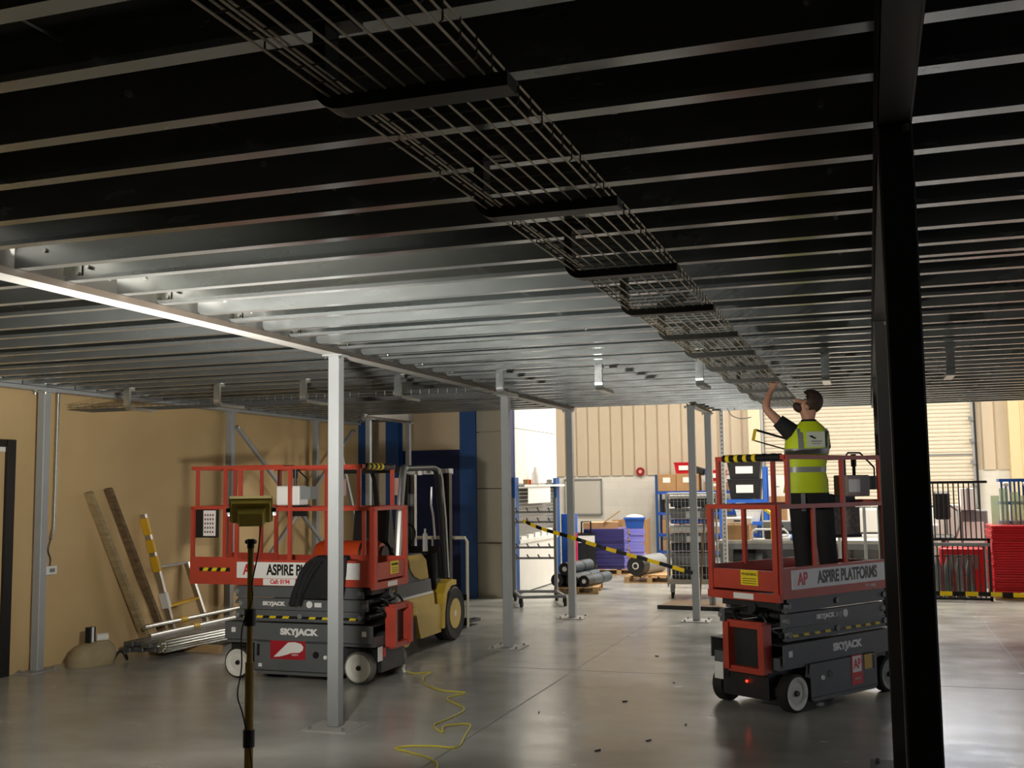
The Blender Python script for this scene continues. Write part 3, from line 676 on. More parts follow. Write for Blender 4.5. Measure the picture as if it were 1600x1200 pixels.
for s_ in (-1, 1): jv(hp(-.005, .092 * s_, -.03), .016, hd0)
for s, hx_, kx, ax in ((-1, -.11, -.10, -.075), (1, .08, .10, .155)):
    h = jv((hx_, .0, .88), .10, pel); kn = jv((kx, .035 * -s, .50), .065, h); an = jv((ax, .03, .10), .045, kn); toe = jv((ax - .05, .15, .04), .035, an)
# left arm raised to the tray
ls = jv((-.17, .0, 1.41), .062, chs); lu = jv((-.29, .03, 1.55), .05, ls); le = jv((-.395, .05, 1.665), .043, lu); lf = jv((-.36, .08, 1.77), .036, le); lw = jv((-.315, .10, 1.845), .026, lf); lp = jv((-.30, .105, 1.885), .032, lw)
for k, dx in enumerate((-.032, -.011, .011, .030)):
    k0 = jv((-.30 + dx, .115, 1.925), .0095, lp); k1 = jv((-.30 + dx * 1.1, .14, 1.945 - .004 * k), .0088, k0); k2 = jv((-.30 + dx * 1.1, .15, 1.92), .008, k1)
th = jv((-.262, .085, 1.90), .011, lp); jv((-.255, .10, 1.935), .0095, th)
# right arm bent in front of the chest, holding the saw
rs = jv((.14, .01, 1.41), .062, chs); re = jv((.17, .2, 1.22), .045, rs); rf = jv((.05, .30, 1.28), .036, re); rw = jv((-.05, .33, 1.33), .026, rf); rp = jv((-.09, .335, 1.35), .032, rw)
for k, dz in enumerate((.03, .01, -.01, -.03)):
    k0 = jv((-.13, .345, 1.355 + dz), .0095, rp); k1 = jv((-.145, .315, 1.355 + dz), .0088, k0); jv((-.12, .30, 1.353 + dz), .008, k1)
th = jv((-.10, .31, 1.38), .011, rp); jv((-.125, .295, 1.385), .0095, th)
skin_body('body', V, E_, RR, m_skin, pr)
# hair, beard
def head_shell(name, c, rad, keep, m):
    mb = MB(); n, mm = 26, 18; idx = {}
    def pt(i, k):
        t = math.pi * i / mm; a = 2 * math.pi * k / n
        return (c[0] + rad[0] * math.sin(t) * math.cos(a), c[1] + rad[1] * math.sin(t) * math.sin(a), c[2] - rad[2] * math.cos(t))
    def vid(i, k):
        k %= n
        if i in (0, mm): k = 0
        if (i, k) not in idx: idx[(i, k)] = len(mb.v); mb.v.append(hp(*pt(i, k)))
        return idx[(i, k)]
    for i in range(mm):
        for k in range(n):
            q = [pt(i, k), pt(i + 1, k), pt(i + 1, k + 1), pt(i, k + 1)]; m_ = [sum(p[j] for p in q) / 4 for j in range(3)]
            if keep(*m_):
                f = []
                for v in (vid(i, k), vid(i + 1, k), vid(i + 1, k + 1), vid(i, k + 1)):
                    if v not in f: f.append(v)
                if len(f) > 2: mb.f.append(tuple(f))
    return mb.build(name, m, pr, smooth=True)
head_shell('hair', (-.008, 0, .03), (.114, .104, .116), lambda f, s, u: (u > .075 or f < .03 + .25 * max(0, u)) and u > -.07 - .0 * f and not (f > -.02 and u < -.02), m_hair)
head_shell('beard', (.05, 0, -.075), (.064, .066, .05), lambda f, s, u: u < -.05 and f > .02, m_hair)
for s_ in (-1, 1): MB().sphere(hp(.105, .034 * s_, .0), (.009, .012, .008), 8, 6).build('eye', m_paper, pr, smooth=True)
# clothes
def ell(cx, cy, z, rx, ry, n=24, p=2.6):
    out = []
    for k in range(n):
        a = 2 * math.pi * k / n; c_, s_ = math.cos(a), math.sin(a)
        out.append(Vector((cx + rx * math.copysign(abs(c_) ** (2 / p), c_), cy + ry * math.copysign(abs(s_) ** (2 / p), s_), z)))
    return out
vp = [(-.055, .0, .865, .205, .145), (-.045, .0, .98, .195, .14), (-.055, .0, 1.06, .185, .135), (-.05, .0, 1.12, .187, .137), (-.035, .0, 1.24, .2, .145), (-.02, .0, 1.36, .20, .145), (-.01, .0, 1.44, .178, .125), (-.002, .0, 1.495, .12, .09), (0, .0, 1.53, .078, .072)]
def interp(z):
    for a, b_ in zip(vp, vp[1:]):
        if a[2] <= z <= b_[2]:
            t = (z - a[2]) / (b_[2] - a[2]); return tuple(a[i] + (b_[i] - a[i]) * t for i in (0, 1)) + (z,) + tuple(a[i] + (b_[i] - a[i]) * t for i in (3, 4))
vest = MB().loft([ell(a, b_, z, rx, ry) for a, b_, z, rx, ry in vp], cap=False).build('vest', m_vest, pr, smooth=True)
for z in (1.055, 1.225):
    MB().loft([ell(q[0], q[1], q[2], q[3] + .004, q[4] + .004) for q in (interp(z), interp(z + .025), interp(z + .05))], cap=False).build('reflective_band', m_refl, vest, smooth=True)
for xs in (-.12, .115):
    rows = []
    for z in (1.275, 1.32, 1.37, 1.42, 1.46):
        q = interp(z); u = min(1, abs(xs - q[0]) / q[3]); y = -q[4] * (1 - u ** 2.6) ** (1 / 2.6) - .006
        rows.append([(xs - .026, y, z), (xs + .026, y, z), (xs + .026, y + .004, z), (xs - .026, y + .004, z)])
    MB().loft(rows).build('shoulder_band', m_refl, vest)
q = interp(1.36)
lg = B(-.07, .10, -.1505, -.146, 1.285, 1.43).build('back_logo', mat('logo_pale', (206, 212, 190), .6), vest)
MB().prism([(-.05, 1.39), (-.02, 1.395), (.005, 1.375), (.02, 1.378), (.01, 1.36), (-.02, 1.372)], 'y', -.153, -.15).build('logo_mark', m_decalk, lg)
B(-.03, .07, -.1525, -.15, 1.335, 1.345).build('logo_line', m_grey, lg); B(-.02, .06, -.1525, -.15, 1.315, 1.322).build('logo_line', m_grey, lg)
sh = MB()
def limb(mb, p, q, r0, r1, n=12):
    p = Vector(p); q = Vector(q); d = (q - p).normalized(); a = d.orthogonal().normalized(); b_ = d.cross(a)
    rings = []
    for t in (0, .33, .66, 1):
        c = p.lerp(q, t); r = r0 + (r1 - r0) * t
        rings.append([c + (a * math.cos(2 * math.pi * k / n) + b_ * math.sin(2 * math.pi * k / n)) * r for k in range(n)])
    mb.loft(rings)
limb(sh, (-.10, .0, 1.37), (-.285, .03, 1.545), .105, .068); limb(sh, (.09, .01, 1.40), (.165, .13, 1.29), .10, .07)
sh.loft([ell(0, 0, 1.50, .09, .08, 16), ell(-.003, 0, 1.55, .065, .065, 16)], cap=False)
sh.build('shirt', m_cloth, pr, smooth=True)
tr = MB()
tr.loft([ell(-.045, .0, .90, .185, .135, 20), ell(-.03, .0, .82, .195, .13, 20), ell(-.02, .0, .76, .19, .12, 20)])
for s, hx_, kx, ax in ((-1, -.11, -.10, -.075), (1, .08, .10, .155)):
    tr.sphere((kx, .035 * -s, .5), (.094, .094, .1), 14, 8); limb(tr, (hx_, 0, .84), (kx, .035 * -s, .5), .112, .092, 14); limb(tr, (kx, .035 * -s, .5), (ax, .03, .06), .092, .082, 14)
tr.build('trousers', mat('black_trousers', (26, 25, 26), .85, 0, .2, 14), pr, smooth=True)
B(-.14, -.10, -.142, -.137, .70, .86).build('pocket_strap', m_grey, pr)
for ax in (-.075, .155):
    MB().loft([ell(ax - .02, .06, .0, .055, .15, 14), ell(ax - .02, .06, .05, .052, .145, 14), ell(ax - .01, .04, .09, .048, .1, 14), ell(ax, .03, .16, .05, .06, 14)]).build('boot', m_black, pr, smooth=True)
# hacksaw
hs = thing('hacksaw', 'yellow and black hacksaw held in the worker hand', 'hacksaw', (-.52, 10.37, .985), R(18.5))
MB().bar((-.13, .33, 1.385), (-.44, .30, 1.475), .016, .02).build('frame_bar', m_black, hs)
MB().bar((-.44, .30, 1.48), (-.465, .298, 1.37), .02, .026).build('front_arm', m_yel, hs)
MB().bar((-.465, .298, 1.375), (-.155, .33, 1.285), .003, .013).build('blade', m_blackm, hs)
MB().bar((-.13, .33, 1.395), (-.14, .33, 1.27), .026, .034).build('handle', m_yel, hs)

# ---------------------------------------------------------------- forklift (local x = forwards)
fk = thing('forklift', 'yellow forklift with overhead guard parked behind the unmanned lift', 'forklift', (-5.62, 12.85, 0), R(90))
def wheel(parent, x, y, r, w, s):
    M = Matrix.Translation((x, y, r)) @ Matrix.Rotation(R(-90 * s), 4, 'X')
    wh = MB().lathe([(r * .55, -w / 2), (r * .93, -w / 2), (r, -w / 2 + .03), (r, w / 2 - .03), (r * .93, w / 2), (r * .57, w / 2 - .01), (r * .55, w / 2 - .06)], M, 28).build('wheel', m_rubber, parent, smooth=True)
    MB().lathe([(.02, w / 2 - .05), (r * .28, w / 2 - .02), (r * .3, w / 2 - .05), (r * .5, w / 2 - .04), (r * .56, w / 2 - .005)], M, 20).build('rim', m_forkl, wh, smooth=True)
    MB().lathe([(.005, w / 2 - .0), (r * .2, w / 2 - .01), (r * .26, w / 2 - .04)], M, 16).build('hub_cap', m_decalw, wh, smooth=True)
for s in (-1, 1): wheel(fk, 0, s * .42, .34, .22, s); wheel(fk, -1.45, s * .4, .27, .2, s)
MB().prism([(-2.05, .30), (-1.78, .18), (-1.74, .45), (-1.62, .58), (-1.42, .62), (-1.22, .55), (-1.12, .30), (-1.05, .16), (-.42, .16), (-.42, .5), (-.62, .52), (-.66, .68), (-1.95, .68), (-2.05, .6)], 'y', -.5, .5).build('chassis', m_forkl, fk)
MB().prism([(-2.08, .45), (-1.72, .45), (-1.72, .93), (-1.95, .98), (-2.08, .9)], 'y', -.48, .48).build('counterweight', m_fork, fk)
MB().prism([(-1.72, .68), (-.70, .68), (-.74, .84), (-1.72, .84)], 'y', -.495, .495).build('engine_side', m_forkg, fk)
MB().prism([(-1.72, .84), (-.74, .84), (-.82, 1.08), (-.95, 1.16), (-1.3, 1.16), (-1.72, 1.0)], 'y', -.46, .46).build('engine_hood', m_forkg, fk)
for s in (-1, 1):
    MB().prism([(-.75, .85), (-.82, 1.07), (-.96, 1.15), (-1.34, 1.15), (-1.3, 1.0), (-1.18, .9), (-1.0, .85)], 'y', s * .462 - .012, s * .462 + .012).build('hood_side_panel', m_fork, fk)
    MB().prism([(-1.70, .86), (-1.42, .86), (-1.42, 1.05), (-1.70, .98)], 'y', s * .462 - .01, s * .462 + .01).build('rear_side_panel', m_fork, fk)
    B(-1.8, -.7, s * .5 - .012, s * .5 + .012, .665, .69).build('trim_strip', m_decalw, fk)
    MB().prism([(-.42, .2), (-.38, .62), (-.28, .74), (-.1, .78), (.05, .76), (.05, .70), (-.12, .7), (-.26, .62), (-.33, .4), (-.34, .2)], 'y', min(s * .28, s * .52), max(s * .28, s * .52)).build('mudguard', m_fork, fk)
B(-.62, -.3, -.48, .48, .44, .49).build('floor_plate', m_black, fk)
MB().prism([(-.34, .45), (-.18, .45), (-.2, 1.2), (-.34, 1.12)], 'y', -.4, .4).build('front_cowl', m_black, fk)
# seat
MB().prism([(-1.3, 1.16), (-.82, 1.14), (-.8, 1.22), (-.95, 1.26), (-1.28, 1.26)], 'y', -.24, .24).build('seat_cushion', m_black, fk, bevel=.02)
MB().prism([(-1.3, 1.2), (-1.16, 1.24), (-1.26, 1.72), (-1.36, 1.72), (-1.42, 1.3)], 'y', -.23, .23).build('seat_back', m_black, fk, bevel=.03)
MB().tube([(-.47 + .17 * math.cos(a) * .5, .17 * math.sin(a), 1.34 + .17 * math.cos(a) * .86) for a in [2 * math.pi * i / 20 for i in range(20)]], .013, 6, True).build('steering_wheel', m_black, fk, smooth=True)
MB().cyl((-.3, 0, 1.1), (-.47, 0, 1.34), .022, 8).build('steering_column', m_black, fk, smooth=True)
MB().cyl((-.45, -.3, 1.15), (-.45, -.3, 1.37), .032, 10, .03).cyl((-.45, -.3, 1.37), (-.45, -.3, 1.43), .014, 8).build('lever_cluster', m_paper, fk, smooth=True)
# overhead guard
for s in (-1, 1):
    y = s * .44
    MB().tube(smooth_path([(-1.6, y, .98), (-1.52, y, 1.6), (-1.42, y, 2.12), (-1.36, y, 2.17)], 3), .045, 8).build('rear_pillar', m_silver if s < 0 else m_black, fk, smooth=True)
    MB().tube([(-1.38, y, 2.17), (-.55, y, 2.19), (-.43, y, 2.16), (-.36, y, 2.06), (-.25, y, 1.55), (-.16, y, .80)], .036, 8).build('front_pillar', m_black, fk, smooth=True)
for s in (-1, 1): MB().tube([(-1.38, s * .485, 2.18), (-.55, s * .485, 2.2), (-.40, s * .485, 2.17), (-.32, s * .485, 2.06), (-.21, s * .485, 1.55), (-.12, s * .485, .80)], .012, 6).build('guard_trim', m_silver, fk, smooth=True)
MB().tube([(-.42, -.38, 1.95), (-.44, -.38, 1.72), (-.38, -.38, 1.6), (-.32, -.38, 1.3)], .014, 6).build('grab_handle', m_silver, fk, smooth=True)
for x in (-1.3, -1.1, -.9, -.7, -.5): B(x - .02, x + .02, -.44, .44, 2.17, 2.2).build('guard_bar', m_black, fk)
B(-1.42, -1.36, -.44, .44, 2.12, 2.18).build('guard_bar', m_black, fk)
for s in (-1, 1): MB().bx(-1.45, -1.36, s * .38 - .05, s * .38 + .05, 1.86, 2.06).build('rear_lamp', mat('lamp_pink_white', (226, 176, 170), .4), fk)
MB().cyl((-.6, -.3, 2.1), (-.6, -.3, 2.17), .03, 10).build('work_lamp', m_decalw, fk, smooth=True)
# LPG bottle on the rear
MB().lathe([(.02, -.42), (.13, -.40), (.16, -.33), (.16, .33), (.13, .40), (.02, .42)], Matrix.Translation((-1.9, 0, 1.2)) @ Matrix.Rotation(R(90), 4, 'X'), 22).build('gas_bottle', m_orangelpg, fk, smooth=True)
for y in (-.2, .2): MB().tube([(-1.9 + .17 * math.cos(a), y, 1.2 + .17 * math.sin(a)) for a in [2 * math.pi * i / 20 for i in range(20)]], .014, 6, True).build('bottle_strap', m_blackm, fk, smooth=True)
MB().cyl((-1.9, -.44, 1.2), (-1.9, -.41, 1.2), .1, 16).build('bottle_collar', mat('dark_brown', (70, 44, 34), .6), fk, smooth=True)
B(-2.05, -1.75, -.3, .3, .97, 1.04).build('bottle_cradle', m_black, fk)
# mast, carriage, backrest, forks
m_back = mat('backrest_cream', (216, 206, 178), .45)
for s in (-1, 1):
    B(.26, .36, s * .3 - .045, s * .3 + .045, .1, 2.13).build('mast_rail', m_blackm, fk); B(.36, .44, s * .24 - .04, s * .24 + .04, .1, 2.16).build('mast_rail', m_silver, fk)
    MB().bar((.58, s * .2, .09), (1.65, s * .2, .06), .11, .04).bx(.54, .58, s * .2 - .055, s * .2 + .055, .07, .55).build('fork', m_blackm, fk)
B(.3, .42, -.34, .34, 2.12, 2.19).build('mast_head', m_decalw, fk); B(.3, .4, -.3, .3, .25, .33).build('mast_cross', m_blackm, fk)
B(.48, .54, -.5, .5, .12, .22).build('carriage', m_blackm, fk); B(.48, .54, -.5, .5, .45, .53).build('carriage', m_blackm, fk)
MB().tube([(.5, -.5, .1), (.5, -.5, 1.22), (.5, -.47, 1.27), (.5, .47, 1.27), (.5, .5, 1.22), (.5, .5, .1)], .022, 8).build('load_backrest', m_back, fk, smooth=True)
for y in (-.25, 0, .25): MB().cyl((.5, y, .5), (.5, y, 1.27), .014, 8).build('backrest_bar', m_back, fk, smooth=True)

# ---------------------------------------------------------------- along the tan wall
cd = thing('wall_conduit', 'bright steel conduit beside the wall post with hanging socket lead', 'conduit', (-8.80, 9.82, 0))
MB().tube([(0, .06, 3.07), (0, .05, 1.55), (.01, .0, 1.42)], .022, 10).build('conduit', m_zinc, cd, smooth=True)
MB().tube(smooth_path([(.01, .0, 1.43), (.0, -.03, 1.3), (.0, .01, 1.2), (.0, 0, 1.1)], 4), .007, 6).build('lead', m_black, cd, smooth=True)
MB().bx(-.04, .01, -.05, .11, 1.02, 1.12).build('socket_box', m_paper, cd, bevel=.006); B(.01, .012, -.01, .07, 1.05, 1.09).build('socket_plate', m_grey, cd)
tag(MB().bar((-8.8, 10.42, 1.94), (-8.62, 11.28, .16), .05, .1, up=(1, 0, 0)).build('plank', m_plank), 'pale timber plank leaning on the tan wall', 'plank', 'planks on the tan wall')
tag(MB().bar((-8.8, 10.76, 1.98), (-8.62, 11.62, .16), .05, .1, up=(1, 0, 0)).build('plank', m_plankd), 'dark weathered plank leaning on the tan wall', 'plank', 'planks on the tan wall')
ld = thing('step_ladder', 'folded aluminium ladder with yellow tape wraps leaning on the tan wall', 'ladder', (0, 0, 0))
A0, A1 = Vector((-8.79, 11.42, 1.65)), Vector((-8.55, 11.8, .03)); B0, B1 = Vector((-8.79, 12.35, .98)), Vector((-8.55, 12.55, .03))
MB().bar(A0, A1, .04, .08, up=(1, 0, 0)).build('stile', m_alu, ld); MB().bar(B0, B1, .04, .07, up=(1, 0, 0)).build('stile', m_alu, ld)
for a, b_ in ((.03, .16), (.2, .3), (.33, .45)): MB().bar(A0.lerp(A1, a), A0.lerp(A1, b_), .046, .1, up=(1, 0, 0)).build('tape_wrap', m_lad, ld)
MB().bar(A0.lerp(A1, .415), B0, .03, .035).build('rung', m_alu, ld); MB().bar(A0.lerp(A1, .73), B0.lerp(B1, .5), .06, .03).build('tread', m_lad, ld)
MB().bar(A0.lerp(A1, .62), A0.lerp(A1, .74), .05, .11, up=(1, 0, 0)).build('hinge', m_decalw, ld); MB().bar(A0.lerp(A1, .95), B0.lerp(B1, .92), .03, .035).build('rung', m_alu, ld)
# telescopic poles with yellow fittings
for i in range(2):
    t = thing('aluminium_pole', ['upper aluminium pole lying along the tan wall foot', 'lower aluminium pole lying along the tan wall foot'][i], 'pole', (-8.42 + .08 * i, 11.0, .3 - .1 * i), 0, 'poles by the wall')
    MB().cyl((0, 0, 0), (.05, 3.0, .02), .03, 10).build('tube', m_alu, t, smooth=True)
    for y in (.7 + .15 * i, 2.4): MB().cyl((.01, y, .005), (.01, y + .12, .005), .042, 10).build('fitting', m_lad, t, smooth=True)
tag(MB().bx(-8.5, -7.5, 11.2, 11.29, 0, .08).build('timber_bearer', m_wood), 'pale timber bearer under the near end of the steel lengths', 'timber', 'timber bearers')
tag(MB().bx(-8.5, -7.3, 12.9, 12.99, 0, .08).build('timber_bearer', m_wood), 'pale timber bearer near the unmanned lift wheel', 'timber', 'timber bearers')
k = 0
for i in range(3):
    for j in range(2):
        x = -8.36 + .14 * i; z = .08 + .06 * j
        o = MB().bx(0, .13, 0, 3.0, 0, .055).build('trunking_length', m_trunk, loc=(x, 10.5 + .05 * ((i + j) % 3), z), bevel=.004)
        tag(o, 'flat grey trunking length stacked at the foot of the tan wall', 'trunking', 'grey trunking lengths')
hexp = [(0, 0)] + [(math.cos(R(60 * a)), math.sin(R(60 * a))) for a in range(6)] + [(2 * math.cos(R(60 * a)), 2 * math.sin(R(60 * a))) for a in range(6)] + [(1.73 * math.cos(R(30 + 60 * a)), 1.73 * math.sin(R(30 + 60 * a))) for a in range(6)]
for (u, v) in hexp:
    o = MB().cyl((0, 0, 0), (.25, 2.7, 0), .0165, 10).build('conduit_tube', m_zinc, smooth=True, loc=(-7.86 + .033 * u, 10.6 + random.uniform(-.02, .02), .148 + .033 * v))
    tag(o, 'shiny conduit tube in the bundle on the floor by the wall', 'tube', 'bundled conduit tubes')
bg = thing('sack', 'beige sack with rolls lying at the tan wall foot', 'sack', (-8.45, 10.1, 0), R(70))
MB().loft([ell(0, 0, 0, .26, .16, 16, 3), ell(.02, 0, .1, .27, .17, 16, 3), ell(.04, 0, .2, .22, .15, 16, 3), ell(.08, 0, .26, .12, .1, 16)]).build('sack_body', m_bag, bg, smooth=True)
tag(MB().cyl((-8.44, 10.18, .29), (-8.36, 10.28, .29), .045, 14).build('tape_roll', m_paper, smooth=True), 'white tape roll lying on the beige sack', 'tape roll')
t = thing('strap_box', 'small black and white box standing on the beige sack', 'box', (-8.42, 10.06, .255)); B(-.03, .03, -.05, .05, 0, .17).build('box', m_decalk, t); B(.03, .032, -.015, .02, 0, .17).build('strip', m_paper, t)
tag(MB().tube(smooth_path([(-8.3, 10.3, .02), (-8.25, 10.36, .12), (-8.2, 10.42, .02), (-8.18, 10.36, .1), (-8.24, 10.45, .03)], 5), .014, 8).build('strap_coil', m_black, smooth=True), 'black strap coil between sack and trunking', 'strap')
# ---------------------------------------------------------------- serving booth on the left of the hall
bo = thing('booth', 'white booth with blue columns, grey slatted shutter and ledge', 'booth', (-6.1, 18.5, 0))
for y0, y1 in ((-.22, 0), (2.45, 2.7)): B(-.2, .02, y0, y1, 0, 2.1).build('blue_column', m_blue, bo)
B(-.22, -.06, -.25, 0, 2.1, 6.5).build('blue_upright', m_navy, bo)
B(-.3, -.04, 0, 2.72, 2.0, 3.0).build('upper_panel', m_white, bo); B(-.3, -.04, 0, 2.72, 3.01, 6.5).build('upper_panel', m_white, bo)
B(-.3, .14, -.02, 2.68, 1.93, 1.97).build('ledge', m_white, bo)
sl2 = MB().bx(-.06, -.03, 0, 2.45, 0, .062).build('shutter_slat', mat('shutter_grey', (150, 150, 144), .4, .4), bo, loc=(0, 0, 1.0))
for i in range(1, 13): inst(sl2, bo, (0, 0, 1.0 + .07 * i))
B(-.3, .04, 0, 2.45, .9, .97).build('counter_top', m_white, bo); B(-.3, .02, 0, 2.45, .02, .9).build('front_panel', m_white, bo)
B(-.06, -.02, 0, 2.45, 0, .02).build('plinth', m_navy, bo)
tag(B(-5.985, -5.98, 18.75, 20.2, 1.62, 1.93).build('hanging_paper', m_paper), 'white paper strip hanging under the booth ledge', 'paper')
t = thing('spray_bottle', 'white bottle standing on the booth ledge', 'bottle', (-6.0, 19.3, 1.97)); MB().lathe([(.05, 0), (.08, .02), (.08, .2), (.04, .27), (.035, .33), (.002, .34)], None, 12).build('bottle_body', m_paper, t, smooth=True)
for i, y in enumerate((18.7, 18.85, 20.2)): tag(MB().lathe([(.05, 0), (.06, .09), (.0, .1)], None, 10).build('cup', [m_card, m_orangelpg, m_grey][i], smooth=True, loc=(-6.0, y, 1.97)), ['brown cup on the booth ledge left end', 'orange cup on the booth ledge', 'grey cup on the booth ledge right end'][i], 'cup', 'cups on the booth ledge')
for i in range(5):
    tag(MB().bx(-.12, .12, -.16, .16, 0, .05 + .02 * i).build('parcel', m_paper, loc=(-6.2, 18.8 + .42 * i, .97)), f'{["first", "second", "third", "fourth", "fifth"][i]} white parcel from the left on the booth counter', 'parcel', 'parcels on the booth counter')
t = thing('red_display_board', 'red panel leaning at the right end of the booth', 'panel', (-5.9, 21.3, 0)); B(-.02, .02, 0, .5, 0, .95).build('sheet', m_redp, t); B(-.025, -.02, 0, .5, 0, .95).build('edge_backing', m_grey, t)
t = thing('blue_cabinet', 'bright blue upright box beside the booth', 'cabinet', (-6.02, 21.7, 0)); B(-.12, .12, -.2, .2, .05, 1.35).build('body', m_bluep, t); B(-.1, .1, -.215, -.2, .1, 1.3).build('door', m_bluep, t); B(.06, .09, -.235, -.215, .7, .9).build('handle', m_black, t)

# ---------------------------------------------------------------- wheeled rack
rk = thing('wheeled_rack', 'grey wheeled rack with rows of pegs behind the middle posts', 'rack', (0, 0, 0))
fr = [(-5.41, 16.5), (-4.76, 16.8), (-5.12, 17.55), (-5.81, 17.4)]
for a, b_ in zip(fr, fr[1:] + fr[:1]): MB().bar((a[0], a[1], .16), (b_[0], b_[1], .16), .045, .045).build('base_bar', m_grey, rk)
for (x, y) in fr[2:]: MB().bx(x - .025, x + .025, y - .025, y + .025, .16, 1.74).build('upright', m_grey, rk)
for z in (1.5, 1.33, .9, .72):
    ra = MB().bar((-5.81, 17.4, z), (-5.12, 17.55, z), .035, .035).build('peg_rail', m_grey, rk)
    for i in range(4):
        x = -5.74 + .18 * i; y = 17.4 + (x + 5.81) / .69 * .15; MB().bar((x, y - .02, z), (x + .03, y - .22, z + .07), .018, .018).build('peg', m_blackm, ra)
for (x, y) in fr:
    ca = MB().bx(x - .03, x + .03, y - .02, y + .02, .06, .14).build('caster', m_blackm, rk); MB().cyl((x - .018, y + .03, .05), (x + .018, y + .03, .05), .05, 14).build('caster_wheel', m_rubber, ca, smooth=True)

# ---------------------------------------------------------------- pallets and what stands on them
def pallet(loc, rz, label, w=1.0, d=1.2):
    t = thing('pallet', label, 'pallet', loc, rz, 'wooden pallets')
    for i in range(3): B(-w / 2, w / 2, -d / 2 + i * (d - .1) / 2, -d / 2 + i * (d - .1) / 2 + .1, 0, .02).build('bottom_board', m_wood, t)
    for i in range(3):
        for j in range(3): B(-w / 2 + i * (w - .1) / 2, -w / 2 + i * (w - .1) / 2 + .1, -d / 2 + j * (d - .1) / 2, -d / 2 + j * (d - .1) / 2 + .1, .02, .1).build('block', m_wood, t)
    for i in range(6): B(-w / 2 + i * (w - .12) / 5, -w / 2 + i * (w - .12) / 5 + .12, -d / 2, d / 2, .1, .122).build('top_board', m_wood, t)
    return t
pallet((-5.2, 19.35, 0), R(10), 'pallet under the dark rolls of sheeting', .8, 1.3)
for i, (dx, z, r) in enumerate(((-.24, .24, .115), (.02, .24, .115), (.24, .22, .1), (-.1, .44, .11))):
    t = thing('sheeting_roll', ['left lower dark roll on the near pallet', 'middle lower dark roll on the near pallet', 'right lower dark roll on the near pallet', 'upper dark roll on the near pallet'][i], 'roll', (-5.2 + dx, 18.75 + dx * .18, z), R(-8), 'dark rolls on the near pallet')
    MB().cyl((0, 0, 0), (0, 1.15, 0), r, 18).build('roll', mat('slate_roll', (60, 70, 78), .5, 0, .05, 5), t, smooth=True)
    MB().cyl((0, -.005, 0), (0, .3, 0), r + .006, 18).build('black_wrap', m_black, t, smooth=True); MB().cyl((0, .7, 0), (0, .75, 0), r + .005, 18).build('strap', m_black, t, smooth=True); MB().cyl((0, -.012, 0), (0, 0, 0), r * .4, 12).build('core', m_paper, t, smooth=True)
pallet((-5.35, 23.35, 0), R(12), 'pallet under the purple sheet stack', 1.3, 1.1)
n_s = 24
for i in range(n_s):
    dx, dy = random.uniform(-.012, .012), random.uniform(-.012, .012)
    t = thing('plastic_sheet', 'purple plastic sheet in the tall stack on the pallet', 'sheet', (-5.62 + dx, 23.3 + dy, .122 + .036 * i), R(12), 'purple sheet stack')
    B(-.48, .40, -.5, .5, 0, .034).build('sheet', m_purple_shade, t); B(.40, .48, -.5, .5, 0, .034).build('lit_edge', m_purple, t)  # shaded front and lit right side painted as two colours
    if i == n_s - 1: B(-.46, .46, -.48, .48, .034, .0345).build('top_face', m_purple, t)
for i in range(12):
    dx, dy = random.uniform(-.03, .03), random.uniform(-.02, .02)
    tag(B(-.16, .16, -.4, .4, 0, .07).build('folded_sheet', m_purple, loc=(-4.97 + dx, 23.5 + dy, .122 + .072 * i), rot=(0, 0, R(12))), 'pale purple folded sheet in the short stack beside the shaded one', 'sheet', 'folded purple sheets')
t = thing('cardboard_tray', 'flat cardboard box lying on the purple sheet stack', 'box', (-5.65, 23.3, .988), R(12)); B(-.46, .30, -.4, .4, 0, .13).build('tray', m_card, t); B(-.46, .3, -.4, .4, .13, .135).build('lid', mat('card_light', (214, 184, 140), .8), t); MB().bar((.0, -.2, .14), (.35, -.2, .38), .5, .02).build('flap', m_card, t)
t = thing('blue_tub', 'blue plastic tub on top of the folded purple sheets', 'tub', (-4.98, 23.35, .99), R(12)); MB().loft([[(-.18, -.25, 0), (.18, -.25, 0), (.18, .25, 0), (-.18, .25, 0)], [(-.22, -.3, .2), (.22, -.3, .2), (.22, .3, .2), (-.22, .3, .2)]]).build('body', m_bluep, t); B(-.24, .24, -.32, .32, .2, .23).build('rim', m_bluep, t); MB().sphere((0, 0, .24), (.2, .26, .06), 12, 6).build('contents', m_paper, t, smooth=True)
pallet((-4.25, 21.6, 0), R(4), 'pallet under the big black roll', 1.0, 1.2)
t = thing('black_roll', 'big black roll with white core lying on a pallet', 'roll', (-4.48, 21.0, .335), R(-14)); MB().cyl((0, 0, 0), (0, 1.1, 0), .19, 24).build('roll', m_black, t, smooth=True); MB().cyl((0, -.01, 0), (0, .02, 0), .07, 16).build('core_ring', m_paper, t, smooth=True); MB().cyl((0, -.015, 0), (0, .02, 0), .045, 16).build('core_hole', m_decalk, t, smooth=True); MB().cyl((0, .25, 0), (0, 1.11, 0), .195, 24).build('film_wrap', m_grey, t, smooth=True)
tag(B(-.35, .38, -.5, .5, 0, .03).build('plywood_sheet', m_wood, loc=(-4.02, 21.6, .122)), 'pale plywood offcut beside the big black roll', 'plywood')
